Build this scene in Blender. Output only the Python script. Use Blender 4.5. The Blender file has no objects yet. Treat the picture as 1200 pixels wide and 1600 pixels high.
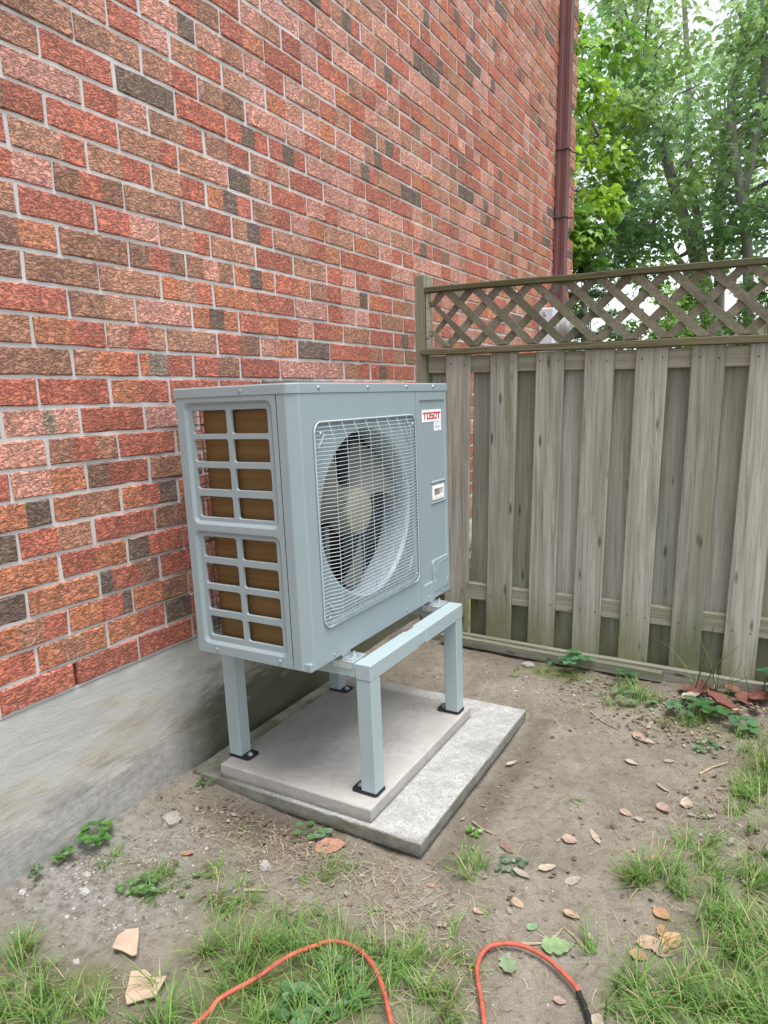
import bpy, math, random
import numpy as np
from mathutils import Vector, Matrix, noise as mnoise

random.seed(11)
rng = np.random.default_rng(11)
scene = bpy.context.scene
COL = scene.collection
R = math.radians

# ------------------------------------------------------------------ camera
cam_d = bpy.data.cameras.new('camera')
cam = bpy.data.objects.new('camera', cam_d)
COL.objects.link(cam)
CAM_ROT = np.array([[0.87041495, 0.49170776, -0.02452144],
                    [0.07480063, -0.18131244, -0.9805767],
                    [-0.48660321, 0.8516744, -0.19459711]])   # rows: right, down, forward
CAM_POS = np.array([1.74201, -1.17496, 0.81703])
m = Matrix.Identity(4)
for i in range(3):
    m[i][0] = CAM_ROT[0][i]
    m[i][1] = -CAM_ROT[1][i]
    m[i][2] = -CAM_ROT[2][i]
    m[i][3] = CAM_POS[i]
cam.matrix_world = m
cam_d.sensor_fit = 'VERTICAL'
cam_d.sensor_height = 36.0
cam_d.sensor_width = 27.0
cam_d.lens = 36.0 * 1058.713 / 1600.0
cam_d.shift_x = -16.59 / 1600.0
cam_d.shift_y = 26.98 / 1600.0
cam_d.clip_start = 0.02
cam_d.clip_end = 500.0
scene.camera = cam

# ------------------------------------------------------------------ sky and sun (bright overcast)
SUN_EL, SUN_AZ = R(76), R(118)          # azimuth clockwise from +Y
world = bpy.data.worlds.new('World')
scene.world = world
world.use_nodes = True
wn = world.node_tree
wn.nodes.clear()
wo = wn.nodes.new('ShaderNodeOutputWorld')
wb = wn.nodes.new('ShaderNodeBackground')
ws = wn.nodes.new('ShaderNodeTexSky')
ws.sky_type = 'NISHITA'
ws.sun_disc = False
ws.sun_elevation = SUN_EL
ws.sun_rotation = SUN_AZ
ws.air_density = 1.0
ws.dust_density = 2.0
ws.ozone_density = 1.0
wh = wn.nodes.new('ShaderNodeHueSaturation')
wh.inputs['Saturation'].default_value = 0.30     # cloud cover takes the blue out of the sky
wn.links.new(ws.outputs[0], wh.inputs['Color'])
wn.links.new(wh.outputs[0], wb.inputs['Color'])
wb.inputs['Strength'].default_value = 0.12
wn.links.new(wb.outputs[0], wo.inputs['Surface'])

sun_d = bpy.data.lights.new('sun', 'SUN')
sun_d.energy = 1.5
sun_d.angle = R(35)
sun_d.color = (1.0, 0.985, 0.96)
sun = bpy.data.objects.new('sun', sun_d)
COL.objects.link(sun)
sdir = Vector((math.sin(SUN_AZ) * math.cos(SUN_EL), math.cos(SUN_AZ) * math.cos(SUN_EL), math.sin(SUN_EL)))
sun.rotation_euler = sdir.to_track_quat('Z', 'Y').to_euler()
sun.location = (4, -2, 8)

vs = scene.view_settings
vs.view_transform = 'Standard'
vs.look = 'None'
vs.gamma = 1.0
vs.use_curve_mapping = False
vs.exposure = 1.58
scene.render.engine = 'CYCLES'
scene.render.resolution_x = 768
scene.render.resolution_y = 1024
scene.cycles.max_bounces = 8

# ------------------------------------------------------------------ mesh helpers
BASE = {}


class MB:
    def __init__(s):
        s.v, s.f, s.c = [], [], []

    def add(s, vs_, fs_, col=None):
        o = len(s.v)
        s.v.extend([tuple(p) for p in vs_])
        s.f.extend([tuple(i + o for i in f) for f in fs_])
        if col is not None:
            s.c.extend([col] * len(vs_) if len(np.shape(col)) == 1 else [tuple(c) for c in col])
        return s

    def box(s, x0, x1, y0, y1, z0, z1):
        return s.add([(x0, y0, z0), (x1, y0, z0), (x1, y1, z0), (x0, y1, z0), (x0, y0, z1), (x1, y0, z1), (x1, y1, z1), (x0, y1, z1)],
                     [(0, 3, 2, 1), (4, 5, 6, 7), (0, 1, 5, 4), (1, 2, 6, 5), (2, 3, 7, 6), (3, 0, 4, 7)])

    def cbox(s, x0, x1, y0, y1, z0, z1, b=0.002, fn=None):
        """box with chamfered edges"""
        lo, hi = (x0, y0, z0), (x1, y1, z1)
        vs_, idx = [], {}
        for sx in (0, 1):
            for sy in (0, 1):
                for sz in (0, 1):
                    sg = (sx, sy, sz)
                    for ax in range(3):
                        p = []
                        for k in range(3):
                            e = hi[k] if sg[k] else lo[k]
                            if k != ax:
                                e += -b if sg[k] else b
                            p.append(e)
                        idx[(sg, ax)] = len(vs_)
                        vs_.append(tuple(p))
        fs = []
        for ax in range(3):
            u, w = (ax + 1) % 3, (ax + 2) % 3
            for sd in (0, 1):
                q = []
                for a, c in ((0, 0), (1, 0), (1, 1), (0, 1)):
                    sg = [0, 0, 0]
                    sg[ax], sg[u], sg[w] = sd, a, c
                    q.append(idx[(tuple(sg), ax)])
                fs.append(tuple(q if sd else q[::-1]))
        for ax in range(3):
            u, w = (ax + 1) % 3, (ax + 2) % 3
            for a in (0, 1):
                for c in (0, 1):
                    s0, s1 = [0, 0, 0], [0, 0, 0]
                    s0[u] = s1[u] = a
                    s0[w] = s1[w] = c
                    s1[ax] = 1
                    q = (idx[(tuple(s0), u)], idx[(tuple(s1), u)], idx[(tuple(s1), w)], idx[(tuple(s0), w)])
                    fs.append(q if a == c else q[::-1])
        for sx in (0, 1):
            for sy in (0, 1):
                for sz in (0, 1):
                    sg = (sx, sy, sz)
                    q = tuple(idx[(sg, k)] for k in range(3))
                    fs.append(q if (sx + sy + sz) % 2 else q[::-1])
        if fn:
            vs_ = [fn(p) for p in vs_]
        return s.add(vs_, fs)

    def tube(s, path, r, n=6, cap=True, closed=False, col=None):
        path = [Vector(p) for p in path]
        k = len(path)
        rr = r if hasattr(r, '__len__') else [r] * k
        vs_, fs = [], []
        prev = None
        for i, p in enumerate(path):
            if closed:
                t = path[(i + 1) % k] - path[i - 1]
            else:
                t = path[min(i + 1, k - 1)] - path[max(i - 1, 0)]
            t.normalize()
            if prev is None:
                a = Vector((0, 0, 1)) if abs(t.z) < 0.9 else Vector((1, 0, 0))
                u = t.cross(a).normalized()
            else:
                u = (prev - t * prev.dot(t)).normalized()
            prev = u
            w = t.cross(u)
            for j in range(n):
                an = 2 * math.pi * j / n
                vs_.append(p + (u * math.cos(an) + w * math.sin(an)) * rr[i])
        m_ = k if closed else k - 1
        for i in range(m_):
            a, b = i * n, ((i + 1) % k) * n
            for j in range(n):
                j2 = (j + 1) % n
                fs.append((a + j, a + j2, b + j2, b + j))
        if cap and not closed:
            fs.append(tuple(range(n))[::-1])
            fs.append(tuple(range((k - 1) * n, k * n)))
        return s.add(vs_, fs, col)

    def lathe(s, prof, n, P):
        """prof: list of (radius, depth); P(a,b,d) maps to 3D"""
        vs_, fs = [], []
        for r, d in prof:
            for j in range(n):
                an = 2 * math.pi * j / n
                vs_.append(P(r * math.cos(an), r * math.sin(an), d))
        for i in range(len(prof) - 1):
            for j in range(n):
                j2 = (j + 1) % n
                fs.append((i * n + j, i * n + j2, (i + 1) * n + j2, (i + 1) * n + j))
        fs.append(tuple(range(n)))
        fs.append(tuple(range((len(prof) - 1) * n, len(prof) * n)))
        return s.add(vs_, fs)

    def loops(s, la, lb):
        n = len(la)
        return s.add(list(la) + list(lb), [(i, (i + 1) % n, n + (i + 1) % n, n + i) for i in range(n)])

    def build(s, name, mat, parent=None, smooth=False, attr='col', face_col=False):
        me = bpy.data.meshes.new(name)
        base = BASE.get(parent.name, Vector()) if parent else Vector()
        me.from_pydata([(p[0] - base[0], p[1] - base[1], p[2] - base[2]) for p in s.v], [], s.f)
        if s.c and face_col:
            at = me.color_attributes.new(attr, 'FLOAT_COLOR', 'CORNER')
            arr = np.ones((len(me.loops), 4), np.float32)
            arr[:, :3] = np.repeat(np.array(s.c, np.float32)[:, :3], [len(f) for f in s.f], axis=0)
            at.data.foreach_set('color', arr.ravel())
        elif s.c and len(s.c) == len(s.v):
            at = me.color_attributes.new(attr, 'FLOAT_COLOR', 'POINT')
            arr = np.ones((len(s.v), 4), np.float32)
            arr[:, :3] = np.array(s.c, np.float32)[:, :3]
            at.data.foreach_set('color', arr.ravel())
        me.update()
        if smooth:
            me.polygons.foreach_set('use_smooth', [True] * len(me.polygons))
        if mat:
            me.materials.append(mat)
        o = bpy.data.objects.new(name, me)
        COL.objects.link(o)
        if parent:
            o.parent = parent
            BASE[o.name] = base
        return o


def smooth_by_angle(o, deg=35):
    me = o.data
    me.polygons.foreach_set('use_smooth', [True] * len(me.polygons))
    try:
        me.set_sharp_from_angle(angle=R(deg))
    except Exception:
        pass
    return o


def tag(o, label, cat, group=None):
    o['label'] = label
    o['category'] = cat
    if group:
        o['group'] = group
    return o


def thing(name, label, cat, base=(0, 0, 0), group=None, M=None):
    o = bpy.data.objects.new(name, None)
    o.empty_display_size = 0.1
    COL.objects.link(o)
    if M is None:
        o.location = base
    else:
        mm = M @ Matrix.Translation(base)
        o.location = mm.to_translation()
        o.rotation_euler = mm.to_euler()
    BASE[o.name] = Vector(base)
    return tag(o, label, cat, group)


def share(o, name, parent, loc):
    """another object on the same mesh, shifted"""
    c = bpy.data.objects.new(name, o.data)
    COL.objects.link(c)
    c.parent = parent
    c.location = loc
    BASE[c.name] = BASE.get(parent.name, Vector())
    return c


def mesh_only(o):
    """take a freshly built object out of the scene but keep its mesh"""
    me = o.data
    bpy.data.objects.remove(o)
    return me


# ------------------------------------------------------------------ material helpers
def new_mat(name):
    mt = bpy.data.materials.new(name)
    mt.use_nodes = True
    nt = mt.node_tree
    b = nt.nodes['Principled BSDF']
    return mt, nt, b


def nd(nt, typ, **kw):
    n = nt.nodes.new(typ)
    for k, v in kw.items():
        if k.startswith('_'):
            setattr(n, k[1:], v)
        else:
            n.inputs[k.replace('__', ' ')].default_value = v
    return n


def ramp(nt, fac, stops):
    n = nt.nodes.new('ShaderNodeValToRGB')
    e = n.color_ramp.elements
    while len(e) < len(stops):
        e.new(0.5)
    for i, (p, c) in enumerate(stops):
        e[i].position = p
        e[i].color = (c[0], c[1], c[2], 1) if hasattr(c, '__len__') else (c, c, c, 1)
    nt.links.new(fac, n.inputs[0])
    return n.outputs[0]


def mix(nt, fac, a, b, mode='MIX'):
    n = nt.nodes.new('ShaderNodeMix')
    n.data_type = 'RGBA'
    n.blend_type = mode
    for sock, v in ((n.inputs['Factor'], fac), (n.inputs['A'], a), (n.inputs['B'], b)):
        if isinstance(v, bpy.types.NodeSocket):
            nt.links.new(v, sock)
        elif hasattr(v, '__len__'):
            sock.default_value = (v[0], v[1], v[2], 1)
        else:
            sock.default_value = v
    return n.outputs['Result']


def math_n(nt, op, a, b=None):
    n = nt.nodes.new('ShaderNodeMath')
    n.operation = op
    for i, v in enumerate((a, b)):
        if v is None:
            continue
        if isinstance(v, bpy.types.NodeSocket):
            nt.links.new(v, n.inputs[i])
        else:
            n.inputs[i].default_value = v
    return n.outputs[0]


def coords(nt, kind='Position', scale=(1, 1, 1), rot=(0, 0, 0), per_object=False):
    if kind == 'Position':
        src = nt.nodes.new('ShaderNodeNewGeometry').outputs['Position']
    else:
        src = nt.nodes.new('ShaderNodeTexCoord').outputs[kind]
    if per_object:
        oi = nt.nodes.new('ShaderNodeObjectInfo')
        va = nt.nodes.new('ShaderNodeVectorMath')
        va.operation = 'MULTIPLY_ADD'
        nt.links.new(oi.outputs['Random'], va.inputs[0])
        va.inputs[1].default_value = (37, 53, 91)
        nt.links.new(src, va.inputs[2])
        src = va.outputs[0]
    mp = nt.nodes.new('ShaderNodeMapping')
    mp.inputs['Scale'].default_value = scale
    mp.inputs['Rotation'].default_value = rot
    nt.links.new(src, mp.inputs['Vector'])
    return mp.outputs[0]


def noise(nt, vec, scale=5.0, detail=4.0, rough=0.55, dist=0.0):
    n = nd(nt, 'ShaderNodeTexNoise', Scale=scale, Detail=detail, Roughness=rough, Distortion=dist)
    nt.links.new(vec, n.inputs['Vector'])
    return n.outputs['Fac']


def bump(nt, bsdf, h, strength=0.5, dist=0.01, prev=None):
    n = nd(nt, 'ShaderNodeBump', Strength=strength, Distance=dist)
    nt.links.new(h, n.inputs['Height'])
    if prev is not None:
        nt.links.new(prev, n.inputs['Normal'])
    nt.links.new(n.outputs[0], bsdf.inputs['Normal'])
    return n.outputs[0]


def srgb(r, g, b):
    def f(c):
        c /= 255.0
        return c / 12.92 if c <= 0.04045 else ((c + 0.055) / 1.055) ** 2.4
    return (f(r), f(g), f(b))


def setc(bsdf, nt, c):
    if isinstance(c, bpy.types.NodeSocket):
        nt.links.new(c, bsdf.inputs['Base Color'])
    else:
        bsdf.inputs['Base Color'].default_value = (c[0], c[1], c[2], 1)


def simple(name, c, rough=0.5, metal=0.0, spec=0.5, var=0.06, scale=30.0, bmp=0.0, bscale=300.0):
    mt, nt, b = new_mat(name)
    v = noise(nt, coords(nt, 'Object'), scale, 3.0)
    lo = tuple(x * (1 - var) for x in c)
    hi = tuple(min(1, x * (1 + var)) for x in c)
    setc(b, nt, ramp(nt, v, [(0.3, lo), (0.7, hi)]))
    b.inputs['Roughness'].default_value = rough
    b.inputs['Metallic'].default_value = metal
    b.inputs['Specular IOR Level'].default_value = spec
    if bmp > 0:
        bump(nt, b, noise(nt, coords(nt, 'Object'), bscale, 2.0), bmp, 0.002)
    return mt


# --- brick
def make_brick_mat():
    mt, nt, b = new_mat('rugged_brick')
    at = nd(nt, 'ShaderNodeAttribute', _attribute_name='col')
    warp = noise(nt, coords(nt, 'Position', (40, 40, 40)), 1.0, 2.0)
    p = coords(nt, 'Position', (52, 52, 150))
    va = nt.nodes.new('ShaderNodeVectorMath')
    va.operation = 'MULTIPLY_ADD'
    nt.links.new(warp, va.inputs[0])
    va.inputs[1].default_value = (0.5, 1.1, 2.2)
    nt.links.new(p, va.inputs[2])
    scaly = noise(nt, va.outputs[0], 1.0, 5.0, 0.62, 0.4)
    ridge = math_n(nt, 'ABSOLUTE', math_n(nt, 'SUBTRACT', scaly, 0.5))
    crev = ramp(nt, ridge, [(0.0, 0.0), (0.045, 0.75), (0.22, 1.0)])
    fine = noise(nt, coords(nt, 'Position', (1, 1, 1)), 420.0, 3.0)
    blotch = noise(nt, coords(nt, 'Position', (26, 26, 60)), 1.0, 5.0, 0.6)
    c = mix(nt, ramp(nt, blotch, [(0.38, 0.0), (0.62, 1.0)]), at.outputs['Color'], mix(nt, 1.0, at.outputs['Color'], (1.32, 1.22, 1.08), 'MULTIPLY'))
    sand = noise(nt, coords(nt, 'Position', (48, 48, 120)), 1.0, 5.0, 0.7, 0.3)
    c = mix(nt, math_n(nt, 'MULTIPLY', ramp(nt, sand, [(0.5, 0.0), (0.66, 1.0)]), 0.5), c, (0.44, 0.27, 0.18))
    fleck = ramp(nt, noise(nt, coords(nt, 'Position', (60, 60, 210)), 1.0, 4.0, 0.7), [(0.34, 1.0), (0.47, 0.0)])
    c = mix(nt, math_n(nt, 'MULTIPLY', fleck, 0.55), c, (0.06, 0.036, 0.028))
    c = mix(nt, math_n(nt, 'MULTIPLY', ramp(nt, ridge, [(0.0, 1.0), (0.035, 0.0)]), 0.6), c, (0.05, 0.028, 0.022))
    c = mix(nt, math_n(nt, 'MULTIPLY', ramp(nt, fine, [(0.58, 0.0), (0.75, 1.0)]), 0.35), c, (0.62, 0.45, 0.34))
    setc(b, nt, c)
    b.inputs['Roughness'].default_value = 0.72
    b.inputs['Specular IOR Level'].default_value = 0.42
    h = math_n(nt, 'ADD', math_n(nt, 'MULTIPLY', crev, 0.8), math_n(nt, 'ADD', math_n(nt, 'MULTIPLY', scaly, 1.4), math_n(nt, 'MULTIPLY', fine, 0.12)))
    bump(nt, b, h, 1.0, 0.0055)
    return mt


def make_mortar_mat():
    mt, nt, b = new_mat('mortar')
    n1 = noise(nt, coords(nt, 'Position'), 14.0, 5.0)
    n2 = noise(nt, coords(nt, 'Position'), 260.0, 3.0)
    c = ramp(nt, n1, [(0.3, (0.47, 0.45, 0.435)), (0.7, (0.58, 0.56, 0.545))])
    c = mix(nt, ramp(nt, n2, [(0.35, 0.35), (0.5, 0.0)]), c, (0.25, 0.23, 0.21))
    setc(b, nt, c)
    b.inputs['Roughness'].default_value = 0.9
    bump(nt, b, n2, 0.6, 0.002)
    return mt


def make_parge_mat():
    mt, nt, b = new_mat('parged_concrete')
    geo = nt.nodes.new('ShaderNodeNewGeometry')
    sep = nt.nodes.new('ShaderNodeSeparateXYZ')
    nt.links.new(geo.outputs['Position'], sep.inputs[0])
    z = sep.outputs['Z']
    strokes = noise(nt, coords(nt, 'Position', (7, 7, 30), (R(7), 0, 0)), 1.0, 7.0, 0.68, 0.8)
    grit = noise(nt, coords(nt, 'Position'), 170.0, 4.0, 0.6)
    pits = noise(nt, coords(nt, 'Position', (45, 45, 45)), 1.0, 6.0, 0.7)
    big = noise(nt, coords(nt, 'Position', (4, 3.2, 7)), 1.0, 4.0)
    mid = noise(nt, coords(nt, 'Position', (12, 7, 22)), 1.0, 5.0)
    c = ramp(nt, strokes, [(0.25, (0.40, 0.392, 0.37)), (0.6, (0.43, 0.424, 0.402))])
    # ochre stains in patches, then the rough grey band where the trowel coat has worn off above the soil
    st = math_n(nt, 'ADD', math_n(nt, 'MULTIPLY', z, -1.9), math_n(nt, 'MULTIPLY', math_n(nt, 'SUBTRACT', big, 0.5), 1.7))
    c = mix(nt, math_n(nt, 'MULTIPLY', ramp(nt, st, [(0.30, 0.0), (0.52, 1.0)]), ramp(nt, mid, [(0.35, 0.1), (0.7, 0.75)])), c, (0.37, 0.32, 0.21))
    wz = math_n(nt, 'ADD', math_n(nt, 'MULTIPLY', z, -2.6), math_n(nt, 'MULTIPLY', math_n(nt, 'SUBTRACT', mid, 0.5), 1.1))
    worn = ramp(nt, wz, [(0.70, 0.0), (0.95, 1.0)])
    rough_c = ramp(nt, pits, [(0.3, (0.25, 0.238, 0.217)), (0.65, (0.36, 0.348, 0.325))])
    c = mix(nt, worn, c, rough_c)
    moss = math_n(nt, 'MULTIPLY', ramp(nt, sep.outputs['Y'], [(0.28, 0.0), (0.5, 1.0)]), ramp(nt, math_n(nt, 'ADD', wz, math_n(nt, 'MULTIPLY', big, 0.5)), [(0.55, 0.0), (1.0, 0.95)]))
    c = mix(nt, moss, c, (0.075, 0.078, 0.042))  # moss, its colour darkened further to carry the shade behind the stand
    c = mix(nt, ramp(nt, grit, [(0.3, 0.3), (0.45, 0.0)]), c, (0.16, 0.15, 0.14))
    setc(b, nt, c)
    b.inputs['Roughness'].default_value = 0.9
    h = math_n(nt, 'ADD', math_n(nt, 'MULTIPLY', strokes, 1.5), math_n(nt, 'ADD', math_n(nt, 'MULTIPLY', grit, 0.22), math_n(nt, 'MULTIPLY', math_n(nt, 'MULTIPLY', pits, worn), 1.5)))
    bump(nt, b, h, 0.4, 0.005)
    return mt


def make_wood_mat(name, c0, c1, green=0.4, axis='Z', gcol=(0.14, 0.145, 0.072), lowgreen=False):
    mt, nt, b = new_mat(name)
    sc = {'Z': (70, 70, 2.2), 'X': (2.2, 70, 70), 'D': (60, 60, 60)}[axis]
    p = coords(nt, 'Object', sc, per_object=True)
    g = noise(nt, p, 1.0, 5.0, 0.6, 0.9)
    sc2 = {'Z': (22, 22, 1.1), 'X': (1.1, 22, 22), 'D': (14, 14, 14)}[axis]
    g2 = noise(nt, coords(nt, 'Object', sc2, per_object=True), 1.0, 4.0, 0.55, 1.2)
    fine = noise(nt, coords(nt, 'Object', tuple(x * 3.3 for x in sc), per_object=True), 1.0, 3.0, 0.6)
    oi = nt.nodes.new('ShaderNodeObjectInfo')
    c = ramp(nt, g, [(0.28, c0), (0.5, tuple((a + d) / 2 for a, d in zip(c0, c1))), (0.72, c1)])
    c = mix(nt, ramp(nt, g2, [(0.35, 0.0), (0.75, 0.55)]), c, tuple(min(1, x * 1.25) for x in c1))
    c = mix(nt, math_n(nt, 'MULTIPLY', ramp(nt, fine, [(0.25, 1.0), (0.4, 0.0)]), 0.55), c, tuple(x * 0.45 for x in c0))
    # algae
    ga = noise(nt, coords(nt, 'Object', tuple(x * 0.35 for x in sc2), per_object=True), 1.0, 4.0, 0.6)
    amt = ramp(nt, ga, [(0.38, 0.0), (0.68, 1.0)])
    gfac = math_n(nt, 'MULTIPLY', amt, green)
    if lowgreen:
        geo = nt.nodes.new('ShaderNodeNewGeometry')
        sep = nt.nodes.new('ShaderNodeSeparateXYZ')
        nt.links.new(geo.outputs['Position'], sep.inputs[0])
        low = ramp(nt, math_n(nt, 'ADD', math_n(nt, 'MULTIPLY', sep.outputs['Z'], -1.0), math_n(nt, 'MULTIPLY', math_n(nt, 'SUBTRACT', ga, 0.5), 0.9)), [(-0.02, 0.0), (0.34, 0.85)])
        gfac = math_n(nt, 'MAXIMUM', gfac, low)
    c = mix(nt, gfac, c, gcol)
    # knots
    kn = nd(nt, 'ShaderNodeTexVoronoi', Scale=1.0)
    ks = {'Z': (17, 17, 4.2), 'X': (4.2, 17, 17), 'D': (9, 9, 9)}[axis]
    nt.links.new(coords(nt, 'Object', ks, per_object=True), kn.inputs['Vector'])
    kk = ramp(nt, kn.outputs['Distance'], [(0.06, 1.0), (0.16, 0.0)])
    c = mix(nt, math_n(nt, 'MULTIPLY', kk, 0.8), c, (0.055, 0.045, 0.035))
    tint = ramp(nt, oi.outputs['Random'], [(0.0, (0.72, 0.74, 0.70)), (0.5, (1.0, 1.0, 0.99)), (1.0, (1.18, 1.16, 1.14))])
    c = mix(nt, 1.0, c, tint, 'MULTIPLY')
    setc(b, nt, c)
    b.inputs['Roughness'].default_value = 0.85
    b.inputs['Specular IOR Level'].default_value = 0.25
    bump(nt, b, math_n(nt, 'ADD', g, math_n(nt, 'MULTIPLY', fine, 0.6)), 0.8, 0.0042)
    return mt


def make_slab_mat(name, c0, c1, speck=0.0, moss=0.0, sc=1.0):
    mt, nt, b = new_mat(name)
    n1 = noise(nt, coords(nt, 'Object'), 7.0 * sc, 5.0, 0.6)
    n2 = noise(nt, coords(nt, 'Object'), 190.0, 4.0, 0.65)
    n3 = noise(nt, coords(nt, 'Object'), 60.0, 4.0, 0.6)
    c = ramp(nt, n1, [(0.3, c0), (0.7, c1)])
    c = mix(nt, math_n(nt, 'MULTIPLY', ramp(nt, n2, [(0.34, 1.0), (0.47, 0.0)]), speck), c, (0.13, 0.125, 0.115))
    c = mix(nt, math_n(nt, 'MULTIPLY', ramp(nt, n3, [(0.36, 1.0), (0.5, 0.0)]), speck * 0.45), c, (0.20, 0.195, 0.18))
    st = noise(nt, coords(nt, 'Object'), 11.0, 6.0, 0.7, 0.6)
    c = mix(nt, ramp(nt, st, [(0.50, 0.0), (0.72, 0.45)]), c, tuple(x * 0.62 for x in c0))
    if moss > 0:
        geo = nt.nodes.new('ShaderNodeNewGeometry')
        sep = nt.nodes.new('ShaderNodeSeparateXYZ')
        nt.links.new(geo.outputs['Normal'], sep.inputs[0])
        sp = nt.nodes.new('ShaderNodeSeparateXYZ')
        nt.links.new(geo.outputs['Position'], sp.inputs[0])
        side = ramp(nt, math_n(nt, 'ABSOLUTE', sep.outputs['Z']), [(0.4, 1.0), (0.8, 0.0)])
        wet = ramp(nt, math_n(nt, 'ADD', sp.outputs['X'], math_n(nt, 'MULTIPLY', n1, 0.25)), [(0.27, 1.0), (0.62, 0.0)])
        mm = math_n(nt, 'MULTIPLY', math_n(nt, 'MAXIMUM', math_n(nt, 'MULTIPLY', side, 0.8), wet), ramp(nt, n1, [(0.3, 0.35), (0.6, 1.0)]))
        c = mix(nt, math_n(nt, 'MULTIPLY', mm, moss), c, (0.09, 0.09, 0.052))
    setc(b, nt, c)
    b.inputs['Roughness'].default_value = 0.88
    bump(nt, b, math_n(nt, 'ADD', n2, math_n(nt, 'MULTIPLY', n3, 1.2)), 0.7 if speck > 0.3 else 0.22, 0.003)
    return mt


def make_ground_mat():
    mt, nt, b = new_mat('soil')
    at = nd(nt, 'ShaderNodeAttribute', _attribute_name='col')      # r = plant cover, g = grey gravelly soil, b = damp soil
    sp = nt.nodes.new('ShaderNodeSeparateColor')
    nt.links.new(at.outputs['Color'], sp.inputs[0])
    p = coords(nt, 'Position')
    n1 = noise(nt, p, 5.0, 6.0, 0.62)
    n2 = noise(nt, p, 34.0, 6.0, 0.65)
    n3 = noise(nt, p, 190.0, 5.0, 0.65)
    n4 = noise(nt, p, 520.0, 2.0, 0.6)
    c = ramp(nt, n1, [(0.3, (0.168, 0.146, 0.115)), (0.7, (0.285, 0.256, 0.208))])
    c = mix(nt, sp.outputs[1], c, ramp(nt, n2, [(0.3, (0.17, 0.16, 0.145)), (0.7, (0.33, 0.318, 0.298))]))
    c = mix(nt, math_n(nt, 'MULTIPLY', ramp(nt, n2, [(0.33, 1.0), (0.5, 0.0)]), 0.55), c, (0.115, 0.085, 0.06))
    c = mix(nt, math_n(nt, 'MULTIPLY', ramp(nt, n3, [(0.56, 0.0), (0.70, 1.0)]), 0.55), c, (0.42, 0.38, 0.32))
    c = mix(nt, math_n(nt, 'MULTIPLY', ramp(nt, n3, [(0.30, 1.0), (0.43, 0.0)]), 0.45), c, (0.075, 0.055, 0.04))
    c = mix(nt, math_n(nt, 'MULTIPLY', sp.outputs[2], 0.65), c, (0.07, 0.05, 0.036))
    gr = ramp(nt, n2, [(0.3, (0.075, 0.095, 0.030)), (0.7, (0.17, 0.19, 0.065))])
    gf = math_n(nt, 'MULTIPLY', sp.outputs[0], ramp(nt, n3, [(0.3, 0.45), (0.55, 1.0)]))
    c = mix(nt, gf, c, gr)
    setc(b, nt, c)
    b.inputs['Roughness'].default_value = 0.95
    b.inputs['Specular IOR Level'].default_value = 0.2
    h = math_n(nt, 'ADD', math_n(nt, 'MULTIPLY', n2, 1.6), math_n(nt, 'ADD', n3, math_n(nt, 'MULTIPLY', n4, 0.35)))
    bump(nt, b, h, 0.9, 0.008)
    return mt


def make_leaf_mat(name, rough=0.45, trans=0.35, spec=0.5):
    mt, nt, b = new_mat(name)
    at = nd(nt, 'ShaderNodeAttribute', _attribute_name='col')
    nv = noise(nt, coords(nt, 'Position'), 60.0, 3.0)
    c = mix(nt, 1.0, at.outputs['Color'], ramp(nt, nv, [(0.3, (0.82, 0.82, 0.82)), (0.7, (1.12, 1.12, 1.12))]), 'MULTIPLY')
    setc(b, nt, c)
    b.inputs['Roughness'].default_value = rough
    b.inputs['Specular IOR Level'].default_value = spec
    tr = nt.nodes.new('ShaderNodeBsdfTranslucent')
    nt.links.new(mix(nt, 1.0, c, (1.25, 1.2, 0.7), 'MULTIPLY'), tr.inputs['Color'])
    ms = nt.nodes.new('ShaderNodeMixShader')
    ms.inputs[0].default_value = trans
    out = nt.nodes['Material Output']
    nt.links.new(b.outputs[0], ms.inputs[1])
    nt.links.new(tr.outputs[0], ms.inputs[2])
    nt.links.new(ms.outputs[0], out.inputs['Surface'])
    return mt


def make_bark_mat():
    mt, nt, b = new_mat('bark')
    n = noise(nt, coords(nt, 'Position', (14, 14, 3)), 1.0, 6.0, 0.65, 0.5)
    setc(b, nt, ramp(nt, n, [(0.3, (0.15, 0.143, 0.13)), (0.7, (0.38, 0.365, 0.34))]))
    b.inputs['Roughness'].default_value = 0.9
    bump(nt, b, n, 0.9, 0.03)
    return mt


def make_coil_mat():
    mt, nt, b = new_mat('coil_fins')
    n = noise(nt, coords(nt, 'Object', (3, 3, 60)), 1.0, 3.0)
    w = nd(nt, 'ShaderNodeTexWave', Scale=1.0, Distortion=0.3, Detail=1.0)
    nt.links.new(coords(nt, 'Object', (120, 120, 0.5)), w.inputs['Vector'])
    c = ramp(nt, n, [(0.3, (0.11, 0.064, 0.019)), (0.7, (0.18, 0.107, 0.034))])
    setc(b, nt, c)
    b.inputs['Roughness'].default_value = 0.42
    b.inputs['Metallic'].default_value = 0.35
    bump(nt, b, w.outputs['Fac'], 0.35, 0.001)
    return mt


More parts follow.
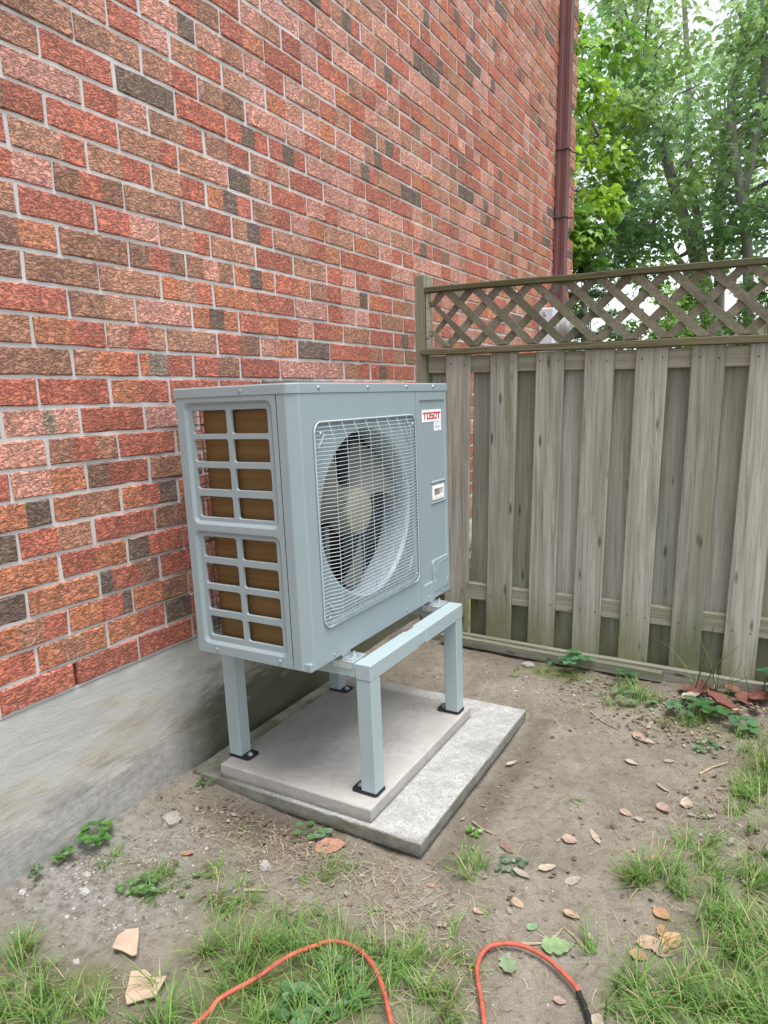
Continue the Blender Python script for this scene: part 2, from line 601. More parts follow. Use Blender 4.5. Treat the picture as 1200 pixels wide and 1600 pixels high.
def make_paint_mat(name, c, rough=0.42, dust=0.12):
    mt, nt, b = new_mat(name)
    n1 = noise(nt, coords(nt, 'Object'), 4.0, 5.0, 0.6)
    n2 = noise(nt, coords(nt, 'Object'), 900.0, 2.0)
    n3 = noise(nt, coords(nt, 'Object', (30, 30, 4)), 1.0, 4.0)
    cc = mix(nt, math_n(nt, 'MULTIPLY', ramp(nt, n3, [(0.45, 0.0), (0.75, 1.0)]), dust), c, tuple(x * 1.18 for x in c))
    cc = mix(nt, math_n(nt, 'MULTIPLY', ramp(nt, n1, [(0.2, 1.0), (0.7, 0.0)]), dust), cc, tuple(x * 0.84 for x in c))
    setc(b, nt, cc)
    nt.links.new(ramp(nt, n1, [(0.2, rough - 0.02), (0.8, rough + 0.05)]), b.inputs['Roughness'])
    bump(nt, b, n2, 0.06, 0.001)
    return mt


M = {}
M['brick'] = make_brick_mat()
M['mortar'] = make_mortar_mat()
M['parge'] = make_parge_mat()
M['board'] = make_wood_mat('weathered_board', (0.125, 0.119, 0.096), (0.39, 0.38, 0.34), 0.66, 'Z', lowgreen=True)
M['backboard'] = make_wood_mat('weathered_back_board', (0.18, 0.172, 0.145), (0.49, 0.475, 0.43), 0.6, 'Z', lowgreen=True)
M['rail'] = make_wood_mat('weathered_rail', (0.14, 0.132, 0.105), (0.33, 0.315, 0.265), 0.55, 'X')
M['mossrail'] = make_wood_mat('mossy_rail', (0.05, 0.045, 0.026), (0.155, 0.14, 0.092), 0.9, 'X', (0.062, 0.062, 0.018))
M['slat'] = make_wood_mat('weathered_slat', (0.085, 0.077, 0.058), (0.21, 0.192, 0.15), 0.45, 'D', (0.10, 0.10, 0.045))
M['paver'] = make_slab_mat('weathered_paver', (0.25, 0.248, 0.235), (0.45, 0.45, 0.435), 0.9, 1.0, 1.6)
M['newpaver'] = make_slab_mat('smooth_paver', (0.295, 0.283, 0.262), (0.395, 0.383, 0.36), 0.14, 0.0, 0.8)
M['ground'] = make_ground_mat()
M['grass'] = make_leaf_mat('grass_blade', 0.5, 0.35, 0.4)
M['leaf'] = make_leaf_mat('foliage', 0.34, 0.5, 0.8)
M['dry'] = make_leaf_mat('dry_leaf', 0.75, 0.12, 0.25)
M['bark'] = make_bark_mat()
M['paint'] = make_paint_mat('cabinet_paint', (0.25, 0.31, 0.328), 0.42, 0.2)
M['stand'] = make_paint_mat('stand_paint', (0.315, 0.385, 0.40), 0.30, 0.03)
M['stand'].node_tree.nodes['Principled BSDF'].inputs['Specular IOR Level'].default_value = 0.8
M['coil'] = make_coil_mat()
M['zinc'] = simple('galvanised_steel', (0.62, 0.68, 0.70), 0.32, 0.75, 0.5, 0.12, 60)
M['screw'] = simple('zinc_screw', (0.55, 0.57, 0.58), 0.3, 0.85)
M['wire'] = simple('grille_wire_coating', (0.37, 0.43, 0.455), 0.42, 0.1)
M['black'] = simple('black_steel', (0.012, 0.013, 0.015), 0.45)
M['dark'] = simple('dark_interior', (0.02, 0.02, 0.022), 0.8)
M['fan'] = simple('fan_plastic', (0.16, 0.16, 0.135), 0.5)
M['hub'] = simple('hub_plastic', (0.26, 0.26, 0.19), 0.5)
M['shroud'] = simple('shroud_steel', (0.40, 0.47, 0.50), 0.45, 0.1)
M['white'] = simple('white_plastic', (0.80, 0.80, 0.78), 0.4, 0, 0.5, 0.02)
M['red'] = simple('red_print', (0.55, 0.015, 0.035), 0.45, 0, 0.5, 0.03)
M['blue'] = simple('blue_print', (0.30, 0.38, 0.62), 0.5, 0, 0.5, 0.03)
M['handle_in'] = simple('handle_recess', (0.30, 0.27, 0.25), 0.6)
M['spout'] = simple('brown_downspout', (0.125, 0.052, 0.05), 0.42, 0, 0.5, 0.1, 9)
M['meterbox'] = simple('meter_grey', (0.55, 0.58, 0.63), 0.45, 0, 0.5, 0.05, 8)
M['glass'] = simple('meter_glass', (0.35, 0.37, 0.37), 0.12, 0.2, 0.8)
M['cord'] = simple('orange_cord', (0.36, 0.088, 0.055), 0.65, 0, 0.3, 0.28, 45, 0.3, 500)
M['card'] = simple('tan_cardboard', (0.40, 0.295, 0.215), 0.9, 0, 0.2, 0.1, 40, 0.3, 300)
M['stone'] = simple('grey_stone', (0.36, 0.345, 0.32), 0.9, 0, 0.3, 0.3, 60, 0.5, 260)
M['twig'] = simple('dry_twig', (0.34, 0.27, 0.19), 0.9, 0, 0.2, 0.25, 60)
M['nail'] = simple('rusty_nail', (0.06, 0.045, 0.035), 0.7)
M['housewall'] = simple('pale_siding', (0.50, 0.44, 0.36), 0.8)
M['roof'] = simple('grey_shingles', (0.42, 0.41, 0.42), 0.9)


# ------------------------------------------------------------------ terrain height
def fbm(x, y, s, o=3):
    return mnoise.fractal(Vector((x * s, y * s, 3.7)), 1.0, 2.0, o)


def sstep(a, b, t):
    t = max(0.0, min(1.0, (t - a) / (b - a)))
    return t * t * (3 - 2 * t)


def ground_z(x, y):
    z = -0.503
    z += 0.028 * (1 - sstep(0.0, 0.28, x)) * (1 - sstep(0.5, 0.9, y))
    z += 0.055 * sstep(0.9, 1.8, y)
    z += 0.03 * sstep(1.4, 1.9, x)
    z += 0.012 * fbm(x, y, 2.2) + 0.006 * fbm(x + 9, y, 9.0) + 0.0028 * fbm(x, y + 5, 40.0)
    if -0.1 < x < 1.2 and 0.1 < y < 1.6:
        dx = max(0.0, x - 0.94)
        dy = max(0.0, 0.345 - y, y - 1.325)
        z -= 0.015 * (1 - sstep(0.02, 0.16, math.hypot(dx, dy))) * sstep(0.1, 0.45, x)
    if y > 2.2:
        z = z * (1 - sstep(2.2, 3.0, y)) + -0.45 * sstep(2.2, 3.0, y)
    return z


# grass patches: x, y, sx, sy, blades, length, flatness
GRASS = [
    (0.34, -0.50, 0.15, 0.075, 4600, 0.085, 0.6), (0.56, -0.46, 0.10, 0.05, 600, 0.08, 0.6), (0.72, -0.12, 0.085, 0.075, 1500, 0.095, 0.6), (0.88, -0.19, 0.11, 0.08, 2500, 0.10, 0.6),
    (0.95, -0.04, 0.09, 0.05, 900, 0.09, 0.7), (0.78, -0.30, 0.10, 0.08, 1500, 0.10, 0.6), (1.12, -0.03, 0.08, 0.075, 1000, 0.09, 0.8), (1.0, -0.22, 0.08, 0.06, 500, 0.08, 0.8),
    (0.60, -0.06, 0.06, 0.04, 350, 0.08, 0.9), (0.77, 0.19, 0.045, 0.035, 260, 0.07, 0.7), (0.875, 0.015, 0.010, 0.010, 90, 0.075, 0.2), (1.09, 0.36, 0.035, 0.055, 260, 0.08, 0.8),
    (1.13, 0.12, 0.05, 0.04, 220, 0.07, 0.9), (1.54, 0.18, 0.04, 0.05, 350, 0.10, 0.8), (1.655, 0.17, 0.065, 0.06, 1500, 0.09, 0.9), (1.775, 0.47, 0.075, 0.12, 2300, 0.09, 0.9), (1.80, 0.29, 0.10, 0.10, 2300, 0.10, 0.8),
    (1.63, 0.74, 0.045, 0.07, 380, 0.09, 0.8), (1.525, 0.565, 0.030, 0.026, 620, 0.10, 0.6), (1.79, 1.26, 0.06, 0.11, 1200, 0.10, 0.7), (1.75, 1.00, 0.05, 0.10, 420, 0.08, 0.9), (1.64, 0.95, 0.07, 0.08, 130, 0.07, 0.9),
    (2.05, 0.75, 0.16, 0.45, 4200, 0.11, 0.6), (1.0, 1.73, 0.085, 0.03, 500, 0.04, 0.7), (0.87, 1.70, 0.05, 0.03, 220, 0.04, 0.8), (1.29, 1.66, 0.055, 0.04, 650, 0.085, 0.6), (1.22, 1.52, 0.05, 0.04, 200, 0.05, 0.8),
    (1.52, 1.50, 0.08, 0.05, 380, 0.055, 0.7), (0.31, -0.05, 0.085, 0.028, 430, 0.06, 1.1), (0.18, -0.09, 0.05, 0.03, 200, 0.055, 0.9), (0.40, 0.04, 0.05, 0.03, 220, 0.05, 1.0), (0.45, 0.19, 0.05, 0.03, 90, 0.05, 0.8),
    (0.98, 0.42, 0.05, 0.02, 60, 0.06, 0.9), (1.62, 1.79, 0.09, 0.012, 40, 0.22, 0.35), (1.25, 0.62, 0.3, 0.3, 160, 0.045, 1.2), (0.62, 0.08, 0.2, 0.1, 260, 0.045, 1.2),
]
MOSS = [(0.93, 1.715, 0.13, 0.045, 0.9), (1.27, 1.55, 0.06, 0.05, 0.7), (1.78, 1.20, 0.10, 0.10, 0.7), (0.44, -0.37, 0.06, 0.05, 0.8), (1.58, 1.46, 0.12, 0.06, 0.5)]
SLABS = [(0.02, 0.94, 0.345, 1.325)]


def in_slab(x, y, mgn=0.0):
    return any(a - mgn < x < b + mgn and c - mgn < y < d + mgn for a, b, c, d in SLABS)


# ------------------------------------------------------------------ ground sheet
def axis_vals(lo, hi, step, far_lo, far_hi):
    fine = np.arange(lo, hi, step)
    a, d = [], step
    x = lo
    while x > far_lo:
        d *= 1.35
        x -= d
        a.append(x)
    bq, d = [], step
    x = fine[-1]
    while x < far_hi:
        d *= 1.35
        x += d
        bq.append(x)
    return np.array(a[::-1] + list(fine) + bq)


def build_ground():
    xs = axis_vals(-0.06, 2.3, 0.011, -150, 150)
    ys = axis_vals(-0.85, 2.0, 0.011, -150, 260)
    nx, ny = len(xs), len(ys)
    mb = MB()
    V, Cc = [], []
    for y in ys:
        for x in xs:
            V.append((x, y, ground_z(x, y) if (-1 < x < 3 and -2 < y < 3) else -0.5))
            g = 0.0
            if y > 2.1:
                g = 0.9
            elif -0.2 < x < 2.6 and -1.2 < y < 2.1:
                for (gx, gy, sx, sy, n, ln, fl) in GRASS:
                    if n < 200:
                        continue
                    e = ((x - gx) / (sx * 1.15)) ** 2 + ((y - gy) / (sy * 1.15)) ** 2
                    if e < 8:
                        g += 0.6 * min(1.0, n / (sx * sy * 260000.0)) * math.exp(-e / 2)
            for (gx, gy, sx, sy, k_) in MOSS:
                e = ((x - gx) / sx) ** 2 + ((y - gy) / sy) ** 2
                if e < 6:
                    g += k_ * math.exp(-e)
            grey = max(0, 1 - ((x - 0.15) / 0.42) ** 2 - ((y + 0.12) / 0.32) ** 2) * 0.95
            damp = 0.0
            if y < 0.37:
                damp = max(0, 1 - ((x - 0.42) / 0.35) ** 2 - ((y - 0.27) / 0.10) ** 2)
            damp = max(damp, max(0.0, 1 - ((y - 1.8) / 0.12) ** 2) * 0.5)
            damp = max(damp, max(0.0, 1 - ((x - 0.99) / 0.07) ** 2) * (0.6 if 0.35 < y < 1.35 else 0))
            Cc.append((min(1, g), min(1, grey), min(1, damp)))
    F = []
    for j in range(ny - 1):
        for i in range(nx - 1):
            a = j * nx + i
            F.append((a, a + 1, a + nx + 1, a + nx))
    mb.v, mb.f, mb.c = V, F, Cc
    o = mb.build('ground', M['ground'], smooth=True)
    o['kind'] = 'structure'
    return o


build_ground()

# ------------------------------------------------------------------ brick house
BH, BL, BY0 = 0.0807, 0.2286, -0.0244
JT = 0.0105
Y_END = 5.10
QY = 4.86
PAL = {'R': srgb(190, 111, 93), 'O': srgb(198, 128, 97), 'P': srgb(210, 152, 138), 'T': srgb(184, 134, 112), 'B': srgb(156, 115, 96), 'K': srgb(116, 100, 92), 'G': srgb(152, 134, 120)}
TABLE = {
    1: {-1: 'R', 0: 'R', 1: 'R'}, 2: {-1: 'R', 0: 'OTO', 1: 'OR', 2: 'KR'}, 3: {-1: 'OTR', 0: 'OORK', 1: 'OB'}, 4: {-1: 'K', 0: 'O', 1: 'KRRB', 2: 'R'},
    5: {-1: 'O', 0: 'RO', 1: 'KRR', 2: 'RB'}, 6: {-1: 'K', 0: 'RT', 1: 'R', 2: 'BR'}, 7: {-1: 'TOK', 0: 'OTTO', 1: 'ORK', 2: 'RB'}, 8: {-1: 'R', 0: 'PO', 1: 'BRR', 2: 'B'},
    9: {-1: 'P', 0: 'TRT', 1: 'R', 2: 'T'}, 10: {-1: 'O', 0: 'PPGP', 1: 'R', 2: 'P'}, 11: {-1: 'R', 0: 'R', 1: 'OR', 2: 'R'}, 12: {0: 'B', 1: 'TOR', 2: 'OGRR'}, 13: {-1: 'T', 0: 'OR', 1: 'TRT', 2: 'T'},
    14: {0: 'R', 1: 'BT', 2: 'P', 3: 'OKO'}, 15: {-1: 'B', 0: 'B', 1: 'T', 2: 'OTR', 3: 'O', 4: 'R'}, 16: {0: 'BO', 1: 'B', 2: 'BRB', 3: 'BPB', 4: 'OKO'}, 17: {-1: 'T', 0: 'R', 1: 'RP', 2: 'TTR', 3: 'T', 4: 'R'},
    18: {0: 'RP', 1: 'BRB', 2: 'T', 3: 'TR', 4: 'TKR'}, 19: {0: 'TTR', 1: 'TR', 2: 'TR', 3: 'OKR', 4: 'TR'}, 20: {0: 'BR', 1: 'R', 2: 'TTR', 3: 'TP', 4: 'KT'}, 21: {0: 'P', 1: 'RP', 2: 'BTR', 3: 'TR', 4: 'TRT'},
    22: {0: 'T', 1: 'R', 2: 'K', 3: 'R', 4: 'RKR'}, 23: {0: 'BT', 1: 'BT', 2: 'TR', 3: 'TB', 4: 'P'}, 24: {1: 'P', 2: 'RP', 3: 'TR', 4: 'TP'},
}
RND = ['R', 'R', 'R', 'R', 'RP', 'RP', 'P', 'P', 'P', 'OR', 'OP', 'TR', 'PR', 'RP', 'T', 'O', 'R', 'BTR', 'RT', 'PT', 'PT', 'K', 'RB', 'TKR', 'RKR', 'PPK', 'BR', 'TT', 'RO', 'OT', 'PR', 'R', 'RP', 'P', 'RO', 'PO']


def brick_mesh_data(y0, y1, z0, z1, xo, code, rg):
    ln, ht = y1 - y0, z1 - z0
    nc = max(3, int(round(8 * ln / 0.218)))
    e = 0.0035
    cols = [0, e] + [ln * (k / (nc - 2)) for k in range(1, nc - 2)] + [ln - e, ln]
    rows = [0, e, ht - e, ht]
    n, r = len(cols), 4
    jt = lambda s: (rg.random() - 0.5) * 2 * s
    chipc = rg.randrange(4) if rg.random() < 0.3 else -1
    warp = jt(0.0015)
    var = 1 + jt(0.14)
    hue = jt(0.05)
    V, C, F = [], [], []
    colc = []
    sh = jt(0.06)
    for a in range(n - 1):
        t = min(0.999, max(0, (cols[a] + cols[a + 1]) / 2 / ln + sh))
        c = PAL[code[int(t * len(code))]]
        v = var * (1 + jt(0.07))
        colc.append((c[0] * v * (1 + hue), c[1] * v, c[2] * v * (1 - hue)))
    for b, zz in enumerate(rows):
        for a, yy in enumerate(cols):
            edge = a in (0, n - 1) or b in (0, r - 1)
            x = xo + jt(0.0016) - (0.0035 if edge else 0) + warp * (zz / ht - 0.5)
            if chipc >= 0 and (a == (0 if chipc % 2 == 0 else n - 1)) and (b == (0 if chipc < 2 else r - 1)):
                x -= 0.006
            V.append((x, y0 + yy + (jt(0.0022) if edge else 0), z0 + zz + (jt(0.0018) if edge else 0)))
    for b in range(r - 1):
        for a in range(n - 1):
            i = b * n + a
            F.append((i, i + 1, i + n + 1, i + n))
            C.append(colc[a])
    ring = [a for a in range(n)] + [b * n + n - 1 for b in range(1, r)] + [(r - 1) * n + a for a in range(n - 2, -1, -1)] + [b * n for b in range(r - 2, 0, -1)]
    o = len(V)
    for i in ring:
        V.append((xo - 0.055, V[i][1], V[i][2]))
    k = len(ring)
    for i in range(k):
        j = (i + 1) % k
        F.append((ring[i], o + i, o + j, ring[j]))
        C.append(colc[min(n - 2, ring[i] % n)])
    return V, F, C


def cam_px(p):
    c = CAM_ROT @ (np.array(p) - CAM_POS)
    if c[2] < 0.05:
        return None
    return 616.6 + 1058.7 * c[0] / c[2], 827.0 + 1058.7 * c[1] / c[2]


house = thing('brick_house', 'house side wall of rugged red and brown brick on a pale concrete foundation', 'house', (0, 2.0, -0.5))
rg = random.Random(5)
bricks = []
NROW = 62
for i in range(1, NROW + 1):
    z0, z1 = (i - 1) * BH, i * BH
    off = 0.0 if i % 2 else -0.5
    rowj = (rg.random() - 0.5) * 0.012
    quoin = ((i - 1) % 6) != 2
    yend = QY if quoin else Y_END
    for k in range(-11, 24):
        a = BY0 + (k + off) * BL + rowj
        b2 = a + BL
        if a > yend - 0.05:
            break
        b2 = min(b2, yend)
        if yend - b2 < 0.06:
            b2 = yend
        jj = (rg.random() - 0.5) * 0.004
        code = TABLE.get(i, {}).get(k) or rg.choice(RND)
        bricks.append((a + JT / 2 + jj, b2 - JT / 2 + jj, z0 + JT / 2, z1 - JT / 2, (rg.random() - 0.5) * 0.005, code))
        if b2 >= yend:
            break
    if quoin:
        half = QY + (0.26 if i % 2 else 0.13) - 0.0
        if i % 2:
            bricks.append((QY + 0.004, QY + 0.262, z0 + JT / 2, z1 - JT / 2, 0.024, rg.choice(RND)))
        else:
            bricks.append((QY + 0.004, QY + 0.126, z0 + JT / 2, z1 - JT / 2, 0.024, rg.choice(RND)))
            bricks.append((QY + 0.136, QY + 0.262, z0 + JT / 2, z1 - JT / 2, 0.024, rg.choice(RND)))
rank = []
for n, (a, b2, z0, z1, xo, code) in enumerate(bricks):
    q = [cam_px((0, yy, zz)) for yy, zz in ((a, z0), (b2, z0), (b2, z1), (a, z1))]
    if any(p is None for p in q):
        continue
    cx, cy = sum(p[0] for p in q) / 4, sum(p[1] for p in q) / 4
    if max(p[0] for p in q) < 0 or max(p[1] for p in q) < 0 or cx > 905:
        continue
    if 300 < cx < 690 and 605 < cy < 1010:
        continue
    if cx > 668 and cy > 545:
        continue
    ar = 0.5 * abs(sum(q[k][0] * q[(k + 1) % 4][1] - q[(k + 1) % 4][0] * q[k][1] for k in range(4)))
    rank.append((ar, n))
rank.sort(reverse=True)
single = {n for _, n in rank[:298]}
rest = MB()
for n, (a, b2, z0, z1, xo, code) in enumerate(bricks):
    V, F, C = brick_mesh_data(a, b2, z0, z1, xo, code, rg)
    if n in single:
        mb = MB()
        mb.v, mb.f, mb.c = V, F, C
        mb.build('brick', M['brick'], house, face_col=True)
    else:
        o = len(rest.v)
        rest.v.extend(V)
        rest.c.extend(C)
        rest.f.extend([tuple(q + o for q in f) for f in F])
ro = rest.build('brickwork', M['brick'], house, face_col=True)
ro['kind'] = 'stuff'

# mortar bed behind the bricks, with one open weep joint in the bottom course
mb = MB()
wy0, wy1 = BY0 - 0.007, BY0 + 0.008
ysp = [-2.6, wy0, wy1, Y_END - 0.006]
zsp = [-0.004, 0.004, BH - 0.008, NROW * BH]
for a in range(3):
    for c in range(3):
        if a == 1 and c == 1:
            continue
        o = len(mb.v)
        mb.v += [(-0.0050, ysp[a], zsp[c]), (-0.0050, ysp[a + 1], zsp[c]), (-0.0050, ysp[a + 1], zsp[c + 1]), (-0.0050, ysp[a], zsp[c + 1])]
        mb.f.append((o, o + 1, o + 2, o + 3))
mb.box(-0.06, -0.0046, Y_END - 0.0055, Y_END - 0.005, 0, NROW * BH)
for g in range(-1, 11):
    za, zb_ = (g * 6 + 3) * BH + 0.004, (g * 6 + 8) * BH - 0.004
    za = max(za, 0.0)
    zb_ = min(zb_, NROW * BH)
    if zb_ > za:
        mb.box(-0.0044, 0.0185, QY + 0.007, QY + 0.256, za, zb_)
mb.build('mortar', M['mortar'], house)
mb = MB()
mb.box(-7.0, -0.064, -2.6, Y_END - 0.012, -0.8, NROW * BH + 0.05)
mb.build('inner_wall', M['dark'], house)

# parged foundation with an uneven trowelled face
mb = MB()
fy = np.concatenate([np.arange(-2.6, -0.7, 0.06), np.arange(-0.7, 2.0, 0.014), np.arange(2.0, Y_END, 0.06)])
fz = np.linspace(-0.85, 0.0, 52)
V, F = [], []
for j, z in enumerate(fz):
    for y in fy:
        d = 0.0035 * fbm(y, z * 2.2, 5.0) + 0.0012 * fbm(y, z * 2, 20.0)
        d += 0.006 * max(0, -0.36 - z) * 4 * (0.5 + fbm(y, z, 7.0))
        zz = z
        x = -0.006 + d
        if j == len(fz) - 1:
            zz = z + 0.0045 * fbm(y, 0, 9.0) - 0.001
            x -= 0.004
        V.append((x, y, zz))
n = len(fy)
for j in range(len(fz) - 1):
    for i in range(n - 1):
        a = j * n + i
        F.append((a, a + 1, a + n + 1, a + n))
o = len(V)
for i in range(n):
    V.append((-0.07, fy[i], 0.0))
for i in range(n - 1):
    a = (len(fz) - 1) * n + i
    F.append((a, a + 1, o + i + 1, o + i))
mb.v, mb.f = V, F
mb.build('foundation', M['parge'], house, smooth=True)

# ------------------------------------------------------------------ downspout and meter beyond the fence
ds = thing('downspout', 'brown metal downspout running up the far end of the brick wall', 'downspout', (0.05, 4.62, 0.0))
mb = MB()
prof = [(0.006, 0), (0.03, 0), (0.036, 0.004), (0.06, 0.004), (0.066, 0), (0.092, 0), (0.097, 0.005), (0.097, 0.03), (0.092, 0.036), (0.092, 0.044), (0.097, 0.05), (0.097, 0.075), (0.092, 0.08), (0.006, 0.08)]
zl = [-0.35, 1.0, 2.0, 3.0, 4.0, 5.0]
lean = lambda z: 4.59 + 0.028 * (z - 1.5)
for z in zl:
    mb.v += [(x, lean(z) + y, z) for x, y in prof]
k = len(prof)
for i in range(len(zl) - 1):
    for j in range(k):
        mb.f.append((i * k + j, i * k + (j + 1) % k, (i + 1) * k + (j + 1) % k, (i + 1) * k + j))
mb.build('pipe', M['spout'], ds)
for zs, ex in ((2.70, 0.44), (2.19, 0.42)):
    y = lean(zs)
    mb = MB()
    mb.tube([(0.0, y - 0.004, zs), (0.10, y - 0.005, zs + 0.002), (0.102, y + 0.085, zs + 0.004), (0.06, y + 0.25, zs + 0.05), (0.09, y + ex + 0.03, zs + 0.075)], 0.006, 5)
    mb.build('strap', M['black'], ds)

mt_ = thing('electric_meter', 'grey electric meter box with round glass meter seen through the lattice', 'meter', (0.06, 4.4, 1.1))
mb = MB()
mb.cbox(0.002, 0.12, 4.245, 4.53, 1.05, 1.455, 0.006)
mb.build('box', M['meterbox'], mt_)
mb = MB()
mb.lathe([(0.085, 0.0), (0.095, 0.008), (0.095, 0.02), (0.082, 0.028), (0.080, 0.09), (0.066, 0.105)], 24, lambda a, b, d: (0.12 + d, 4.385 + a, 1.315 + b))
smooth_by_angle(mb.build('glass_dome', M['glass'], mt_))
mb = MB()
mb.cbox(0.045, 0.065, 4.228, 4.245, 1.40, 1.43, 0.003)
mb.build('latch', M['screw'], mt_)

# ------------------------------------------------------------------ fence
FY = 1.870
fence = thing('wooden_fence', 'weathered wooden fence with crossed lattice top between wall and garden', 'fence', (1.1, 1.9, -0.45))
SL = -0.0172
zs_ = lambda z, x: z + SL * (x - 0.2)


def rail(name, x0, x1, y0, y1, z0, z1, mat, slope=SL, b=0.003):
    mb_ = MB()
    nseg = 10
    for k in range(nseg + 1):
        x = x0 + (x1 - x0) * k / nseg
        dz = slope * (x - 0.2) + (0.0018 * math.sin(x * 9 + z0 * 7) if 0 < k < nseg else 0)
        mb_.v += [(x, y0, z0 + b + dz), (x, y0 + b, z0 + dz), (x, y1 - b, z0 + dz), (x, y1, z0 + b + dz), (x, y1, z1 - b + dz), (x, y1 - b, z1 + dz), (x, y0 + b, z1 + dz), (x, y0, z1 - b + dz)]
    for k in range(nseg):
        for j in range(8):
            a = k * 8
            mb_.f.append((a + j, a + (j + 1) % 8, a + 8 + (j + 1) % 8, a + 8 + j))
    mb_.f.append(tuple(range(8)))
    mb_.f.append(tuple(range(nseg * 8, nseg * 8 + 8)))
    return mb_.build(name, mat, fence)


XE = 2.62
rail('top_rail', 0.203, XE, 1.862, 1.905, 1.292, 1.318, M['mossrail'])
rail('middle_rail', 0.182, XE, 1.850, 1.912, 1.003, 1.033, M['mossrail'])
rail('upper_backing_rail', 0.205, XE, 1.890, 1.926, 0.917, 0.997, M['rail'])
rail('lower_backing_rail', 0.205, XE, 1.890, 1.930, -0.212, -0.128, M['rail'], -0.002)
rail('ground_rail', 0.205, XE, 1.836, 1.866, -0.452, -0.384, M['rail'], -0.005)
rail('ground_plank', 0.30, 1.365, 1.795, 1.826, -0.434, -0.388, M['rail'], -0.010)
mb = MB()
mb.cbox(0.148, 0.200, 1.868, 1.958, -0.7, 1.378, 0.004, lambda p: (p[0] - 0.004 * (1.3 - p[2]), p[1], p[2]))
mb.build('post', M['board'], fence)
mb = MB()
mb.cbox(2.62, 2.71, 1.868, 1.958, -0.7, 1.33, 0.004)
mb.build('post', M['board'], fence)
mb = MB()
mb.cbox(0.2035, 0.2185, 1.872, 1.900, 1.034, 1.291, 0.002)
mb.build('stile', M['rail'], fence)

rb = random.Random(3)
LEAN = 0.0175
fronts = [(0.3075, 0.4356), (0.5368, 0.6672), (0.7548, 0.8834), (0.973, 1.0984), (1.1855, 1.3128), (1.4022, 1.5264), (1.6141, 1.742), (1.83, 1.957), (2.045, 2.172), (2.26, 2.39), (2.475, 2.60)]


def board(x0, x1, y0, y1, ztop, zbot, mat):
    mb_ = MB()
    cup = (rb.random() - 0.5) * 0.006
    tw = (rb.random() - 0.5) * 0.006
    nz, xsg = 8, [0, 0.03, 0.33, 0.66, 0.97, 1]
    rows = []
    for k in range(nz + 1):
        t = k / nz
        z = zbot + (ztop - zbot) * t
        ring = []
        for side in (0, 1):
            for s in (xsg if side == 0 else xsg[::-1]):
                x = x0 + (x1 - x0) * s - LEAN * (0.95 - z)
                yy = (y0 if side == 0 else y1)
                ed = 0.0025 if s in (0, 1) else 0.0
                yy += (ed if side == 0 else -ed)
                yy += cup * (4 * (s - 0.5) ** 2) + tw * (s - 0.5) * t + 0.0006 * math.sin(9 * z + 5 * s + x0 * 40)
                ring.append((x, yy, z))
        rows.append(ring)
    n_ = len(rows[0])
    for r_ in rows:
        mb_.v += r_
    for k in range(nz):
        for j in range(n_):
            mb_.f.append((k * n_ + j, k * n_ + (j + 1) % n_, (k + 1) * n_ + (j + 1) % n_, (k + 1) * n_ + j))
    mb_.f.append(tuple(range(n_)))
    mb_.f.append(tuple(range(nz * n_, nz * n_ + n_)))
    bo = mb_.build('board', mat, fence)
    if mat is M['board']:
        for zn in (0.955, -0.17):
            for s in (0.2, 0.8):
                xn = x0 + (x1 - x0) * s + rb.uniform(-0.006, 0.006) - LEAN * (0.95 - zn)
                zz2 = zs_(zn, x0) + rb.uniform(-0.008, 0.008)
                nm_ = MB()
                nm_.lathe([(0.0034, 0.0), (0.003, 0.0016)], 7, lambda p, q, d: (xn + p, y0 + cup * (4 * (s - 0.5) ** 2) - 0.0002 - d, zz2 + q))
                nm_.build('nail', M['nail'], bo)
    return bo


for (a, b2) in fronts:
    board(a, b2, 1.8705, 1.888, zs_(1.0005, (a + b2) / 2), -0.40 + rb.uniform(-0.012, 0.004), M['board'])
gaps = [(0.2, 0.3075)] + [(fronts[k][1], fronts[k + 1][0]) for k in range(len(fronts) - 1)]
for n_, (a, b2) in enumerate(gaps):
    c = (a + b2) / 2 + 0.008
    w = 0.076 if n_ != 1 else 0.066
    board(max(0.205, c - w), c + w, 1.932, 1.949, zs_(0.995, c), -0.43 + rb.uniform(-0.01, 0.01), M['backboard'])

# lattice slats: front layer leans \, back layer leans /
SW = 0.0345


def slat(x_top, direction, y0, y1, ragged=False):
    ang = direction
    pts = []
    zt_, zb2 = zs_(1.2925, x_top), zs_(1.034, x_top)
    lo_x, hi_x = 0.219, XE - 0.005
    hw = SW / 2 * math.sqrt(1 + 1.06 ** 2)
    def clip(za, zb_):
        return [(x_top + ang * 1.06 * (zt_ - z)) for z in (za, zb_)]
    za, zb_ = zt_, zb2
    # trim where the slat would run past the end stile
    if ang < 0:
        zmin = zt_ - (x_top - lo_x) / 1.06
        zb_ = max(zb_, zmin)
    else:
        zmax = zt_ - (lo_x - x_top) / 1.06
        za = min(za, zmax)
    if za - zb_ < 0.02:
        return
    xa, xb = clip(za, zb_)
    if min(xa, xb) > hi_x - 0.05:
        return
    mb_ = MB()
    P8 = []
    for (x, z) in ((xa, za), (xb, zb_)):
        l, r_ = x - hw, x + hw
        l, r_ = max(l, lo_x), max(r_, lo_x + 0.004)
        for yy in (y0, y1):
            e = 0.0012
            P8 += [(l, yy, z), (r_, yy, z)]
    mb_.add(P8, [(0, 1, 5, 4), (2, 6, 7, 3), (0, 4, 6, 2), (1, 3, 7, 5), (0, 2, 3, 1), (4, 5, 7, 6)])
    return mb_.build('slat', M['slat'], fence)


P_ = 0.1425
k = -2
while 0.3146 + P_ * k < XE:
    slat(0.3146 + P_ * k, 1, 1.8765, 1.8845)
    slat(0.4300 + P_ * k, -1, 1.8855, 1.8935)
    k += 1
slat(0.4300 + P_ * k, -1, 1.8855, 1.8935)

